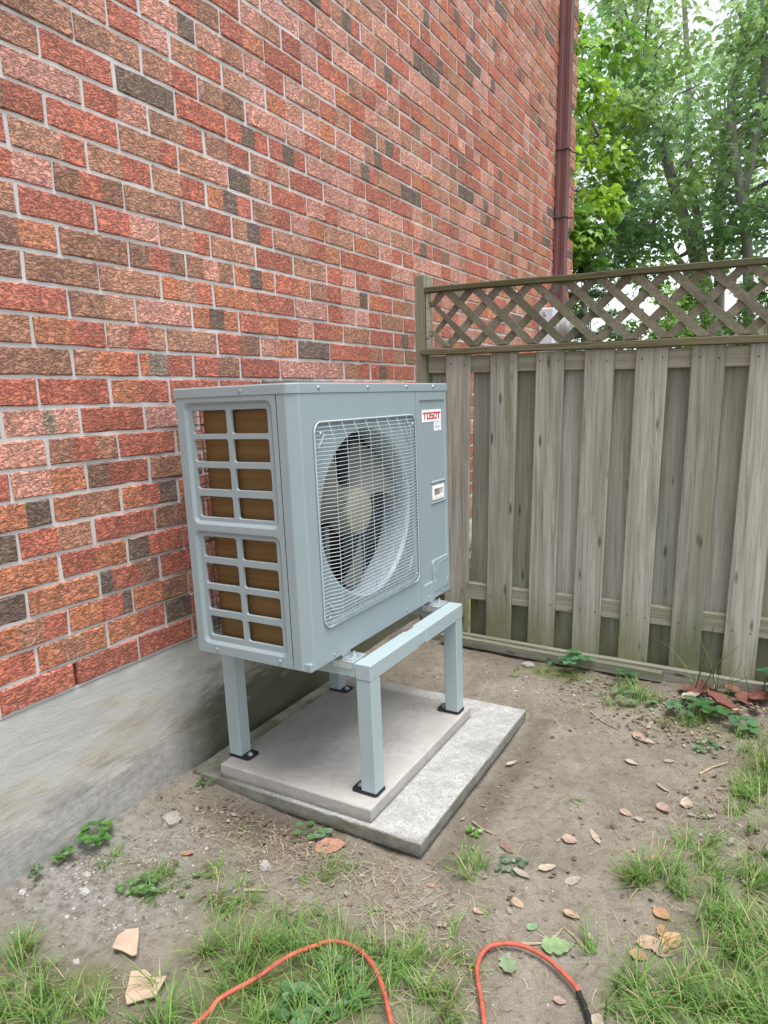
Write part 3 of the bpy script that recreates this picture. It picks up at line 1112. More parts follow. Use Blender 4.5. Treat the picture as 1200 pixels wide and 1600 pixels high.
# ------------------------------------------------------------------ slabs, stand and heat pump share a slightly tilted frame
TILT, UYAW = 0.0128, 0.0021


def frame(t, yw):
    return Matrix.Translation((0, 0.2, -0.56)) @ Matrix.Rotation(yw, 4, 'Z') @ Matrix.Rotation(-t, 4, 'Y') @ Matrix.Translation((0, -0.2, 0.56))


MU = frame(TILT, UYAW)
MS = frame(0.0098, 0.0043)
SZ = -0.4625


def slab_mesh(parent_name, label, x0, x1, y0, y1, z0, z1, mat, chip, seed):
    nx, ny = 46, 48
    b = 0.006
    def ax(a, c, n_):
        return [a, a + b * 0.35, a + b] + list(np.linspace(a + b, c - b, n_))[1:-1] + [c - b, c - b * 0.35, c]
    X, Y = ax(x0, x1, nx), ax(y0, y1, ny)
    drop = lambda q, lo, hi: {0: 1.0, 1: 0.3, 2: 0.0}.get(min(q - 0, 2), 0)
    V, F = [], []
    nX, nY = len(X), len(Y)
    cx, cy = (x0 + x1) / 2, (y0 + y1) / 2
    for j, y in enumerate(Y):
        for i, x in enumerate(X):
            ex = {0: 1.0, 1: 0.35}.get(min(i, nX - 1 - i), 0.0)
            ey = {0: 1.0, 1: 0.35}.get(min(j, nY - 1 - j), 0.0)
            e = max(ex, ey)
            ch = chip * max(0, fbm(x * 1.3 + seed, y * 1.3, 26.0)) if e > 0 else 0
            V.append((x, y, z1 - b * e - ch + 0.0006 * fbm(x + seed, y, 12.0)))
    for j in range(nY - 1):
        for i in range(nX - 1):
            a = j * nX + i
            F.append((a, a + 1, a + nX + 1, a + nX))
    ring = [i for i in range(nX)] + [j * nX + nX - 1 for j in range(1, nY)] + [(nY - 1) * nX + i for i in range(nX - 2, -1, -1)] + [j * nX for j in range(nY - 2, 0, -1)]
    prev = ring
    lv = 4
    for q in range(1, lv + 1):
        o_ = len(V)
        f = q / lv
        for i in ring:
            x, y, z = V[i]
            d = chip * 0.8 * fbm(x * 2 + seed, y * 2 + f * 3, 22.0) if 0 < q < lv else 0
            dx = (d if x > cx else -d) if (x in (x0, x1)) else 0
            dy = (d if y > cy else -d) if (y in (y0, y1)) else 0
            inset = 0.004 if q == lv else 0
            V.append((x + dx + (inset if x == x0 else -inset if x == x1 else 0), y + dy + (inset if y == y0 else -inset if y == y1 else 0), z + (z0 - z) * f))
        k_ = len(ring)
        for i in range(k_):
            j = (i + 1) % k_
            F.append((prev[i], o_ + i, o_ + j, prev[j]))
        prev = [o_ + i for i in range(k_)]
    F.append(tuple(prev))
    base = Vector((cx, cy, z0))
    mb_ = MB()
    mb_.v = [(p[0] - base[0], p[1] - base[1], p[2] - base[2]) for p in V]
    mb_.f = F
    o_ = mb_.build(parent_name, mat)
    smooth_by_angle(o_, 24)
    mm = MS @ Matrix.Translation(base)
    o_.location = mm.to_translation()
    o_.rotation_euler = mm.to_euler()
    return tag(o_, label, 'paver')


slab_mesh('paver_slab', 'large weathered mossy concrete paver lying on the soil, the lower one', 0.020, 0.9253, 0.3589, 1.3033, SZ - 0.05, SZ, M['paver'], 0.0035, 1.0)
slab_mesh('paver_slab', 'smooth clean light concrete paver on top of the weathered one', 0.1479, 0.7514, 0.3702, 1.1397, SZ + 0.001, SZ + 0.05, M['newpaver'], 0.0016, 5.0)

# ------------------------------------------------------------------ stand
ZS = SZ + 0.05            # top of upper paver
BT = 0.0185               # top of stand beams
stand = thing('equipment_stand', 'pale grey steel stand with four square legs on black feet', 'stand', (0.44, 0.77, ZS), M=MU)
LEGS = [(0.681, 0.736, 0.432, 0.487), (0.681, 0.736, 1.050, 1.105), (0.140, 0.194, 0.425, 0.478), (0.146, 0.200, 1.030, 1.083)]
for n_, (a, b2, c, d) in enumerate(LEGS):
    mb = MB()
    mb.cbox(a, b2, c, d, ZS + 0.006, BT - 0.053, 0.003)
    lg = mb.build('leg', M['stand'], stand)
    front = n_ < 2
    mb = MB()
    if front:
        px0, px1 = a - 0.036, b2 + 0.004
    else:
        px0, px1 = a - 0.004, b2 + 0.036
    pts = []
    rr_ = 0.012
    for (qx, qy, s0) in ((px1 - rr_, d + 0.004 - rr_, 0), (px0 + rr_, d + 0.004 - rr_, 90), (px0 + rr_, c - 0.004 + rr_, 180), (px1 - rr_, c - 0.004 + rr_, 270)):
        for st in range(5):
            an = R(s0 + st * 22.5)
            pts.append((qx + rr_ * math.cos(an), qy + rr_ * math.sin(an)))
    kk = len(pts)
    mb.add([(x, y, ZS + 0.0005) for x, y in pts] + [(x, y, ZS + 0.006) for x, y in pts],
           [tuple(range(kk))[::-1], tuple(range(kk, 2 * kk))] + [(i, (i + 1) % kk, kk + (i + 1) % kk, kk + i) for i in range(kk)])
    ft = mb.build('foot_plate', M['black'], stand)
    bx_ = (px0 + 0.018) if front else (px1 - 0.018)
    by_ = (c + d) / 2
    mb = MB()
    mb.lathe([(0.011, 0.0), (0.011, 0.0015), (0.0075, 0.002), (0.0075, 0.006), (0.006, 0.0075)], 12, lambda p, q, dd: (bx_ + p, by_ + q, ZS + 0.0062 + dd))
    mb.build('bolt', M['screw'], ft)
# telescoping front and rear beams
for (x0, x1, nm) in ((0.681, 0.737, 'front_beam'), (0.141, 0.197, 'rear_beam')):
    mb = MB()
    mb.cbox(x0, x1, 0.430, 0.741, BT - 0.053, BT, 0.003)
    bm_ = mb.build(nm, M['stand'], stand)
    mb = MB()
    mb.cbox(x0 + 0.003, x1 - 0.003, 0.70, 0.84, BT - 0.050, BT - 0.003, 0.003)
    mb.build('inner_tube', M['stand'], bm_)
    mb = MB()
    mb.cbox(x0 - 0.0005, x1 + 0.0005, 0.802, 1.107, BT - 0.0535, BT + 0.0005, 0.003)
    mb.build('outer_sleeve', M['stand'], bm_)
for (y0, y1) in ((0.434, 0.486), (1.051, 1.103)):
    mb = MB()
    mb.cbox(0.1975, 0.6805, y0, y1, BT - 0.050, BT - 0.004, 0.003)
    mb.build('cross_rail', M['stand'], stand)
for yc_ in (0.470, 1.072):
    for xa_, xb_ in ((0.600, 0.676), (0.200, 0.262)):
        mb = MB()
        mb.cbox(xa_, xb_, yc_ - 0.040, yc_ + 0.040, BT - 0.0035, BT + 0.001, 0.0012)
        mb.box(xa_ + 0.004, xb_ - 0.004, yc_ - 0.0405, yc_ - 0.036, BT - 0.022, BT - 0.0036)
        br = mb.build('bracket', M['zinc'], stand)
        bx_ = (xb_ - 0.020) if xa_ > 0.4 else (xa_ + 0.020)
        mb = MB()
        mb.lathe([(0.012, 0.0), (0.012, 0.002), (0.008, 0.0022), (0.008, 0.0085), (0.0045, 0.009), (0.0045, 0.015)], 8, lambda p, q, dd: (bx_ + p, yc_ + q, BT + 0.005 + dd))
        mb.build('bolt', M['screw'], br)

# ------------------------------------------------------------------ heat pump
XB, XS, XC, XF = 0.199, 0.5735, 0.606, 0.6364
YL, YC, YR = 0.2756, 0.2965, 1.2156
YSEAM = 0.962
ZB, ZT, ZL = 0.0385, 0.8198, 0.8475
hp = thing('heat_pump', 'grey-blue outdoor heat pump unit with large round fan behind a wire grille', 'heat pump', (0.42, 0.745, ZB), M=MU)


def rr_loop(a0, a1, b0, b1, r, n=5):
    out = []
    for (ca, cb, s0) in ((a0 + r, b0 + r, 180), (a1 - r, b0 + r, 270), (a1 - r, b1 - r, 0), (a0 + r, b1 - r, 90)):
        for k_ in range(n + 1):
            an = R(s0 + 90.0 * k_ / n)
            out.append((ca + r * math.cos(an), cb + r * math.sin(an)))
    return out


def rect_to_loop(mb_, rect, loop, n, P, d):
    """flat sheet between a rectangle and a loop of four corner arcs"""
    a0, a1, b0, b1 = rect
    rc = [(a0, b0), (a1, b0), (a1, b1), (a0, b1)]
    vs_ = [P(a, b, d) for a, b in rc] + [P(a, b, d) for a, b in loop]
    fs = []
    for c in range(4):
        for k_ in range(n):
            fs.append((c, 4 + c * (n + 1) + k_, 4 + c * (n + 1) + k_ + 1))
        c2 = (c + 1) % 4
        fs.append((c, 4 + c * (n + 1) + n, 4 + c2 * (n + 1), c2))
    mb_.add(vs_, fs)


def wall_loops(mb_, la, da, lb, db, P):
    mb_.loops([P(a, b, da) for a, b in la], [P(a, b, db) for a, b in lb])


# left side panel: two pressed fields of eight openings each
PS = lambda a, b, d: (a, YL + d, b)
mb = MB()
NA = 5
cols_ = [(0.250, 0.384), (0.401, 0.534)]
fields = [((0.228, 0.556, 0.447, 0.806), [(0.7135, 0.783), (0.633, 0.700), (0.552, 0.6165), (0.468, 0.5325)]),
          ((0.226, 0.555, 0.068, 0.428), [(0.345, 0.410), (0.261, 0.3265), (0.178, 0.2435), (0.0945, 0.159)])]
zsplit = [ZB, 0.4375, ZT]
for fi, (fr, rows_) in enumerate(fields):
    outer = (XB, XS - 0.0012, 0.4375, ZT - 0.001) if fi == 0 else (XB, XS - 0.0012, ZB, 0.4375)
    l0 = rr_loop(*fr, 0.022, NA)
    rect_to_loop(mb, outer, l0, NA, PS, 0.0)
    fr1 = (fr[0] + 0.003, fr[1] - 0.003, fr[2] + 0.003, fr[3] - 0.003)
    l1 = rr_loop(*fr1, 0.020, NA)
    wall_loops(mb, l0, 0.0, l1, 0.0022, PS)
    fr2 = (fr[0] + 0.010, fr[1] - 0.010, fr[2] + 0.010, fr[3] - 0.010)
    l2 = rr_loop(*fr2, 0.014, NA)
    wall_loops(mb, l1, 0.0022, l2, 0.0085, PS)
    inner = (fr2[0] + 0.004, fr2[1] - 0.004, fr2[2] + 0.004, fr2[3] - 0.004)
    rect_to_loop(mb, inner, l2, NA, PS, 0.0085)
    ce = [inner[0], (cols_[0][1] + cols_[1][0]) / 2, inner[1]]
    rs = sorted(rows_)
    re_ = [inner[2]] + [(rs[k_][1] + rs[k_ + 1][0]) / 2 for k_ in range(3)] + [inner[3]]
    for ci in range(2):
        for ri in range(4):
            cell = (ce[ci], ce[ci + 1], re_[ri], re_[ri + 1])
            h0 = rr_loop(cols_[ci][0], cols_[ci][1], rs[ri][0], rs[ri][1], 0.009, NA)
            rect_to_loop(mb, cell, h0, NA, PS, 0.0085)
            h1 = rr_loop(cols_[ci][0] + 0.0008, cols_[ci][1] - 0.0008, rs[ri][0] + 0.0008, rs[ri][1] - 0.0008, 0.0085, NA)
            h2 = rr_loop(cols_[ci][0] + 0.0015, cols_[ci][1] - 0.0015, rs[ri][0] + 0.0015, rs[ri][1] - 0.0015, 0.008, NA)
            wall_loops(mb, h0, 0.0085, h1, 0.0105, PS)
            wall_loops(mb, h1, 0.0105, h2, 0.016, PS)
# rolled rear edge of the side panel
mb.add([(XB, YL, ZB), (XB - 0.003, YL + 0.003, ZB), (XB - 0.003, YL + 0.022, ZB), (XB, YL, ZT - 0.001), (XB - 0.003, YL + 0.003, ZT - 0.001), (XB - 0.003, YL + 0.022, ZT - 0.001)], [(0, 1, 4, 3), (1, 2, 5, 4)])
smooth_by_angle(mb.build('side_panel', M['paint'], hp), 28)

# front panel with folded corner, pressed field and round opening
PF = lambda a, b, d: (XF - d, a, b)
mb = MB()
sec = [(XS + 0.0012, YL), (XC - 0.004, YL), (XC - 0.001, YL + 0.0008), (XC + 0.002, YL + 0.0025), (XF - 0.003, YC - 0.004), (XF - 0.001, YC - 0.0015), (XF, YC + 0.002)]
for i in range(len(sec) - 1):
    (xa, ya), (xb, yb) = sec[i], sec[i + 1]
    mb.add([(xa, ya, ZB), (xb, yb, ZB), (xb, yb, ZT - 0.001), (xa, ya, ZT - 0.001)], [(0, 1, 2, 3)])
mb.add([(XS + 0.0012, YL, ZB), (XS + 0.0012, YL + 0.012, ZB), (XS + 0.0012, YL + 0.012, ZT), (XS + 0.0012, YL, ZT - 0.001)], [(0, 1, 2, 3)])
NC = 18
gy0, gy1, gz0, gz1 = 0.347, 0.950, 0.1415, 0.7415
l0 = rr_loop(gy0, gy1, gz0, gz1, 0.030, NC)
rect_to_loop(mb, (YC + 0.002, YSEAM - 0.001, ZB, ZT - 0.001), l0, NC, PF, 0.0)
l1 = rr_loop(gy0 + 0.004, gy1 - 0.004, gz0 + 0.004, gz1 - 0.004, 0.027, NC)
wall_loops(mb, l0, 0.0, l1, 0.003, PF)
l2 = rr_loop(gy0 + 0.012, gy1 - 0.012, gz0 + 0.012, gz1 - 0.012, 0.020, NC)
wall_loops(mb, l1, 0.003, l2, 0.012, PF)
FCY, FCZ, FR = 0.648, 0.4435, 0.272
circ = lambda r: rr_loop(FCY - r, FCY + r, FCZ - r, FCZ + r, r, NC)
rect_to_loop(mb, (gy0 + 0.014, gy1 - 0.014, gz0 + 0.014, gz1 - 0.014), l2, NC, PF, 0.012)
rect_to_loop(mb, (gy0 + 0.014, gy1 - 0.014, gz0 + 0.014, gz1 - 0.014), circ(FR), NC, PF, 0.012)
fp = smooth_by_angle(mb.build('front_panel', M['paint'], hp), 25)
mb = MB()
wall_loops(mb, circ(FR), 0.012, circ(FR - 0.004), 0.0145, PF)
wall_loops(mb, circ(FR - 0.004), 0.0145, circ(FR - 0.009), 0.024, PF)
wall_loops(mb, circ(FR - 0.009), 0.024, circ(FR - 0.011), 0.055, PF)
wall_loops(mb, circ(FR - 0.011), 0.055, circ(FR - 0.004), 0.120, PF)
smooth_by_angle(mb.build('fan_shroud', M['shroud'], hp), 40)
# pressed ribs around the fan opening
for (ay, az, by_, bz) in ((0.382, 0.665, 0.418, 0.706), (0.895, 0.70, 0.925, 0.645), (0.385, 0.215, 0.42, 0.18), (0.895, 0.19, 0.925, 0.24)):
    mb = MB()
    mb.tube([(XF - 0.0115, ay, az), (XF - 0.0105, (ay + by_) / 2, (az + bz) / 2), (XF - 0.0115, by_, bz)], [0.003, 0.0048, 0.003], 6)
    mb.build('rib', M['shroud'], fp)

# service panel on the right of the seam
mb = MB()
sy0, sy1 = 0.986, 1.199
l0 = rr_loop(sy0, sy1, 0.105, 0.788, 0.012, NA)
rect_to_loop(mb, (YSEAM + 0.001, YR - 0.003, ZB, ZT - 0.001), l0, NA, PF, 0.0)
l1 = rr_loop(sy0 + 0.005, sy1 - 0.005, 0.110, 0.783, 0.009, NA)
wall_loops(mb, l0, 0.0, l1, 0.0045, PF)
hole = rr_loop(1.086, 1.179, 0.4185, 0.4665, 0.003, NA)
rect_to_loop(mb, (sy0 + 0.007, sy1 - 0.007, 0.112, 0.781), l1, NA, PF, 0.0045)
rect_to_loop(mb, (sy0 + 0.007, sy1 - 0.007, 0.112, 0.781), hole, NA, PF, 0.0045)
mb.add([(XF, YR - 0.003, ZB), (XF - 0.003, YR, ZB), (XF - 0.003, YR, ZT - 0.001), (XF, YR - 0.003, ZT - 0.001)], [(0, 1, 2, 3)])
for s0_, dd in ((YSEAM + 0.001, 0.012),):
    mb.add([(XF, s0_, ZB), (XF - dd, s0_, ZB), (XF - dd, s0_, ZT), (XF, s0_, ZT - 0.001)], [(0, 1, 2, 3)])
sp_ = smooth_by_angle(mb.build('service_panel', M['paint'], hp), 25)
for zz, c_ in ((0.483, 1), (0.4055, -1)):
    mb = MB()
    mb.tube([(XF - 0.0045, 1.074, zz), (XF - 0.0045, 1.196, zz)], 0.0045, 8)
    mb.build('ridge', M['paint'], sp_)
mb = MB()
o0 = rr_loop(1.083, 1.182, 0.4155, 0.4695, 0.004, NA)
o1 = rr_loop(1.094, 1.171, 0.4285, 0.4580, 0.002, NA)
wall_loops(mb, o0, 0.0045, o0, 0.001, PF)
wall_loops(mb, o0, 0.001, o1, 0.000, PF)
wall_loops(mb, o1, 0.0, o1, 0.018, PF)
hd = mb.build('handle', M['white'], sp_)
mb = MB()
mb.add([PF(a, b, 0.018) for a, b in o1], [tuple(range(len(o1)))])
mb.build('recess', M['handle_in'], hd)
mb = MB()
k0 = rr_loop(1.062, 1.209, 0.062, 0.187, 0.018, NA)
k1 = rr_loop(1.064, 1.207, 0.064, 0.185, 0.016, NA)
wall_loops(mb, k0, 0.0044, k0, -0.0012, PF)
wall_loops(mb, k0, -0.0012, k1, -0.0026, PF)
mb.add([PF(a, b, -0.0026) for a, b in k1], [tuple(range(len(k1)))])
kp = smooth_by_angle(mb.build('valve_cover', M['paint'], sp_), 25)
mb = MB()
mb.tube([PF(1.105, 0.09, -0.0026), PF(1.10, 0.14, -0.0026), PF(1.108, 0.166, -0.0026), PF(1.13, 0.172, -0.0026), PF(1.185, 0.172, -0.0026), PF(1.194, 0.16, -0.0026), PF(1.194, 0.10, -0.0026), PF(1.18, 0.085, -0.0026)], 0.0016, 5)
mb.build('knockout_ring', M['paint'], kp)
for ky, kz in ((1.082, 0.145), (1.086, 0.10)):
    mb = MB()
    mb.lathe([(0.009, 0.0), (0.008, 0.0015), (0.004, 0.0006)], 12, lambda p, q, d: PF(ky + p, kz + q, -0.0026 - d))
    mb.build('dimple', M['paint'], kp)

# maker's label and small sticker
mb = MB()
mb.cbox(XF - 0.0044, XF - 0.0034, 1.0145, 1.1725, 0.7085, 0.7525, 0.0003)
lb = mb.build('logo_label', M['white'], sp_)
mb = MB()


def stroke(a0, a1, b0, b1):
    y0_, h_ = 1.0215, 0.0255
    w_ = 0.144
    yy0, yy1 = y0_ + a0 * w_, y0_ + a1 * w_
    zz0, zz1 = 0.7180 + b0 * h_, 0.7180 + b1 * h_
    mb.add([(XF - 0.0033, yy0, zz0), (XF - 0.0033, yy1, zz0), (XF - 0.0033, yy1, zz1), (XF - 0.0033, yy0, zz1), (XF - 0.0028, yy0, zz0), (XF - 0.0028, yy1, zz0), (XF - 0.0028, yy1, zz1), (XF - 0.0028, yy0, zz1)],
           [(4, 5, 6, 7), (0, 1, 5, 4), (1, 2, 6, 5), (2, 3, 7, 6), (3, 0, 4, 7)])


def glyph(ch, l, r_):
    w = r_ - l
    s, t = 0.24 * w, 0.21
    if ch == 'T':
        stroke(l, r_, 1 - t, 1)
        stroke(l + w / 2 - s / 2, l + w / 2 + s / 2, 0, 1 - t)
    elif ch == 'O':
        stroke(l + 0.08 * w, r_ - 0.08 * w, 1 - t, 1)
        stroke(l + 0.08 * w, r_ - 0.08 * w, 0, t)
        stroke(l, l + s, 0.08, 0.92)
        stroke(r_ - s, r_, 0.08, 0.92)
    elif ch == 'S':
        stroke(l + 0.06 * w, r_, 1 - t, 1)
        stroke(l, r_ - 0.06 * w, 0, t)
        stroke(l + 0.06 * w, r_ - 0.06 * w, 0.5 - t / 2, 0.5 + t / 2)
        stroke(l, l + s, 0.5 - t / 2, 0.94)
        stroke(r_ - s, r_, 0.06, 0.5 + t / 2)


for ch, l, r_ in (('T', 0.0, 0.21), ('O', 0.225, 0.40), ('S', 0.42, 0.585), ('O', 0.605, 0.78), ('T', 0.79, 1.0)):
    glyph(ch, l, r_)
mb.build('lettering', M['red'], lb)
mb = MB()
mb.cbox(XF - 0.0044, XF - 0.0036, 1.1100, 1.1725, 0.6735, 0.7065, 0.0003)
stk = mb.build('sticker', M['white'], sp_)
mb = MB()
mb.tube([PF(1.118, 0.694, 0.0034), PF(1.121, 0.7005, 0.0034), PF(1.129, 0.7035, 0.0034), PF(1.137, 0.7005, 0.0034)], 0.0011, 4)
for y0_, y1_ in ((1.117, 1.124), (1.126, 1.133), (1.135, 1.142), (1.144, 1.151), (1.153, 1.160)):
    mb.tube([PF(y0_, 0.687, 0.0034), PF((y0_ + y1_) / 2, 0.694, 0.0034), PF(y1_, 0.687, 0.0034)], 0.0011, 4)
mb.tube([PF(1.148, 0.679, 0.0034), PF(1.157, 0.680, 0.0034), PF(1.161, 0.684, 0.0034)], 0.0008, 4)
mb.build('print', M['blue'], stk)

# right side, rear frame, base pan, lid
mb = MB()
mb.add([(XF - 0.003, YR, ZB), (XB, YR, ZB), (XB, YR, ZT), (XF - 0.003, YR, ZT)], [(0, 1, 2, 3)])
mb.add([(XB, YR, ZB), (XB, YR - 0.22, ZB), (XB, YR - 0.22, ZT), (XB, YR, ZT)], [(0, 1, 2, 3)])
mb.build('right_side_panel', M['paint'], hp)
mb = MB()
mb.cbox(XB + 0.001, XF - 0.0035, YL + 0.0035, YR - 0.0015, ZB - 0.004, ZB + 0.022, 0.002)
mb.build('base_pan', M['paint'], hp)
for yc_ in (0.470, 1.072):
    mb = MB()
    mb.cbox(0.205, 0.668, yc_ - 0.031, yc_ + 0.031, BT + 0.0015, BT + 0.0045, 0.001)
    mb.cbox(0.215, 0.628, yc_ - 0.022, yc_ + 0.022, BT + 0.0046, ZB - 0.0042, 0.001)
    mb.build('foot', M['zinc'], hp)
outl = [(XB - 0.004, YL - 0.002), (XC - 0.002, YL - 0.002), (XC + 0.004, YL - 0.0005), (XF - 0.001, YC - 0.006), (XF + 0.002, YC + 0.001), (XF + 0.002, YR + 0.002), (XB - 0.004, YR + 0.002)]
ins = [(XB, YL + 0.002), (XC - 0.004, YL + 0.002), (XC + 0.001, YL + 0.004), (XF - 0.004, YC - 0.003), (XF - 0.002, YC + 0.002), (XF - 0.002, YR - 0.002), (XB, YR - 0.002)]
mb = MB()
k = len(outl)
lv = [(outl, ZT), (outl, ZL - 0.004), ([((a[0] + b[0]) / 2 + (a[0] - b[0]) * 0.2, (a[1] + b[1]) / 2 + (a[1] - b[1]) * 0.2) for a, b in zip(outl, ins)], ZL - 0.001), (ins, ZL)]
for p_, z in lv:
    mb.v += [(x, y, z) for x, y in p_]
for i in range(len(lv) - 1):
    for j in range(k):
        mb.f.append((i * k + j, i * k + (j + 1) % k, (i + 1) * k + (j + 1) % k, (i + 1) * k + j))
mb.f.append(tuple(range(3 * k, 4 * k)))
mb.f.append(tuple(range(k))[::-1])
lid = mb.build('lid', M['paint'], hp)
scr0 = None


def screw(pos, nrm, parent, r=0.0052):
    n_ = Vector(nrm)
    u = n_.orthogonal().normalized()
    w = n_.cross(u)
    P_s = lambda a, b, d: tuple(Vector(pos) + u * a + w * b + n_ * d)
    mb_ = MB()
    mb_.lathe([(r * 1.25, 0.0), (r * 1.25, 0.0008), (r, 0.001), (r * 0.9, 0.0028), (r * 0.5, 0.0034)], 10, P_s)
    return mb_.build('screw', M['screw'], parent)


for y_, z_ in ((0.383, 0.8338), (0.643, 0.8345), (0.894, 0.8355), (1.098, 0.8355)):
    screw((XF + 0.002, y_, z_), (1, 0, 0), lid)
screw((0.4507, YL - 0.002, 0.832), (0, -1, 0), lid)
screw((0.2766, YL, 0.0535), (0, -1, 0), hp)
screw((0.5237, YL, 0.0545), (0, -1, 0), hp)
for y_, z_ in ((0.3934, 0.0525), (0.852, 0.057), (1.1425, 0.0555), (1.03, 0.055)):
    screw((XF, y_, z_), (1, 0, 0), hp, 0.0045)

# coil: bent round the left rear corner, with a wire guard behind it
mb = MB()
path = [(0.565, 0.304), (0.50, 0.304), (0.43, 0.304), (0.36, 0.304), (0.300, 0.304)]
cr = 0.058
for k_ in range(1, 9):
    an = R(270 - 90 * k_ / 8)
    path.append((0.300 + cr * math.cos(an), 0.304 + cr + cr * math.sin(an)))
path += [(0.242, y) for y in (0.45, 0.6, 0.75, 0.9, 0.985)]
for off_, flip in ((0.0, False), (0.020, True)):
    pl = path
    if off_:
        pl = [(0.565, 0.324), (0.50, 0.324), (0.43, 0.324), (0.36, 0.324), (0.300, 0.324)]
        for k_ in range(1, 9):
            an = R(270 - 90 * k_ / 8)
            pl.append((0.300 + (cr - off_) * math.cos(an), 0.324 + (cr - off_) + (cr - off_) * math.sin(an)))
        pl += [(0.262, y) for y in (0.45, 0.6, 0.75, 0.9, 0.985)]
    o = len(mb.v)
    for (x, y) in pl:
        mb.v += [(x, y, ZB + 0.024), (x, y, ZT - 0.004)]
    for i in range(len(pl) - 1):
        mb.f.append((o + 2 * i, o + 2 * i + 2, o + 2 * i + 3, o + 2 * i + 1))
coil = smooth_by_angle(mb.build('coil', M['coil'], hp), 40)
mb = MB()
for z_ in np.arange(ZB + 0.05, ZT - 0.01, 0.026):
    mb.tube([(0.204, YL + 0.022, z_), (0.204, 0.99, z_)], 0.0009, 4)
for y_ in np.arange(YL + 0.03, 0.99, 0.055):
    mb.tube([(0.2065, y_, ZB + 0.02), (0.2065, y_, ZT - 0.005)], 0.0011, 4)
gd = mb.build('rear_guard', M['black'], hp)
gd['kind'] = 'stuff'
mb = MB()
mb.box(0.285, 0.60, 0.985, 0.990, ZB + 0.022, ZT - 0.005)
mb.build('divider', M['shroud'], hp)

# fan
FX = 0.552
mb = MB()
mb.lathe([(0.080, -0.035), (0.079, 0.020), (0.074, 0.034), (0.055, 0.042), (0.030, 0.044)], 32, lambda a, b, d: (FX + d, FCY + a, FCZ + b))
fan_o = smooth_by_angle(mb.build('fan_hub', M['hub'], hp), 35)
for kb in range(3):
    th0 = R(172 + 120 * kb)
    top, bot = [], []
    na, nr = 12, 7
    for j in range(nr + 1):
        rr_ = 0.072 + (0.248 - 0.072) * j / nr
        fr_ = j / nr
        span = R(44 + 20 * fr_)
        lead = th0 - R(18) * fr_
        for i in range(na + 1):
            t = i / na
            an = lead + span * (t - 0.5)
            xx = FX + 0.030 - 0.072 * t * (0.75 + 0.35 * fr_) + 0.012 * math.sin(math.pi * t)
            tip = 1.0 - 0.05 * (2 * t - 1) ** 4
            top.append((xx, FCY + rr_ * tip * math.cos(an), FCZ + rr_ * tip * math.sin(an)))
    n_ = len(top)
    mb = MB()
    vs_ = top + [(x - 0.003, y, z) for x, y, z in top]
    fs = []
    for j in range(nr):
        for i in range(na):
            a = j * (na + 1) + i
            fs.append((a, a + 1, a + na + 2, a + na + 1))
            fs.append((n_ + a, n_ + a + na + 1, n_ + a + na + 2, n_ + a + 1))
    ring = [i for i in range(na + 1)] + [j * (na + 1) + na for j in range(1, nr + 1)] + [nr * (na + 1) + i for i in range(na - 1, -1, -1)] + [j * (na + 1) for j in range(nr - 1, 0, -1)]
    for i in range(len(ring)):
        a, b2 = ring[i], ring[(i + 1) % len(ring)]
        fs.append((a, n_ + a, n_ + b2, b2))
    mb.add(vs_, fs)
    smooth_by_angle(mb.build('fan_blade', M['fan'], fan_o), 40)
mb = MB()
mb.cbox(0.40, 0.50, FCY - 0.055, FCY + 0.055, FCZ - 0.055, FCZ + 0.055, 0.02)
mb.build('fan_motor', M['dark'], hp)
for y_ in (FCY - 0.07, FCY + 0.07):
    mb = MB()
    mb.box(0.385, 0.40, y_ - 0.012, y_ + 0.012, ZB + 0.022, ZT - 0.005)
    mb.build('motor_bracket', M['shroud'], hp)

# fan grille: rounded rim and bent wires
mb = MB()
rim = [(XF + 0.0035, a, b) for a, b in rr_loop(gy0 + 0.002, gy1 - 0.002, gz0 + 0.002, gz1 - 0.002, 0.032, 8)]
mb.tube(rim, 0.0030, 6, closed=True)
gr = mb.build('fan_grille', M['wire'], hp, smooth=True)
PRO = 0.0225
nh = 51
zz = np.linspace(gz0 + 0.020, gz1 - 0.016, nh)
for z_ in zz:
    d0 = min(z_ - gz0, gz1 - z_)
    hgt = PRO if d0 > 0.05 else 0.006 + (PRO - 0.006) * (d0 / 0.05) ** 0.7
    ins_ = 0.0
    if d0 < 0.034:
        ins_ = 0.034 - math.sqrt(max(0, 0.034 ** 2 - (0.034 - d0) ** 2))
    a0, a1 = gy0 + 0.003 + ins_, gy1 - 0.003 - ins_
    mb = MB()
    mb.tube([(XF + 0.0035, a0, z_), (XF + 0.0045, a0 + 0.012, z_), (XF + 0.006, a0 + 0.030, z_), (XF + hgt * 0.62, a0 + 0.045, z_), (XF + hgt, a0 + 0.062, z_), (XF + hgt, FCY, z_), (XF + hgt, a1 - 0.062, z_), (XF + hgt * 0.62, a1 - 0.045, z_), (XF + 0.006, a1 - 0.020, z_), (XF + 0.0035, a1, z_)], 0.00095, 4, cap=False)
    mb.build('wire', M['wire'], gr)
for y_ in np.linspace(gy0 + 0.075, gy1 - 0.068, 8):
    mb = MB()
    mb.tube([(XF + 0.0035, y_, gz1 - 0.003), (XF + 0.006, y_, gz1 - 0.014), (XF + PRO - 0.0035, y_, gz1 - 0.045), (XF + PRO - 0.0025, y_, gz1 - 0.07), (XF + PRO - 0.0025, y_, gz0 + 0.07), (XF + PRO - 0.0035, y_, gz0 + 0.045), (XF + 0.006, y_, gz0 + 0.014), (XF + 0.0035, y_, gz0 + 0.003)], 0.0013, 4, cap=False)
    mb.build('wire', M['wire'], gr)
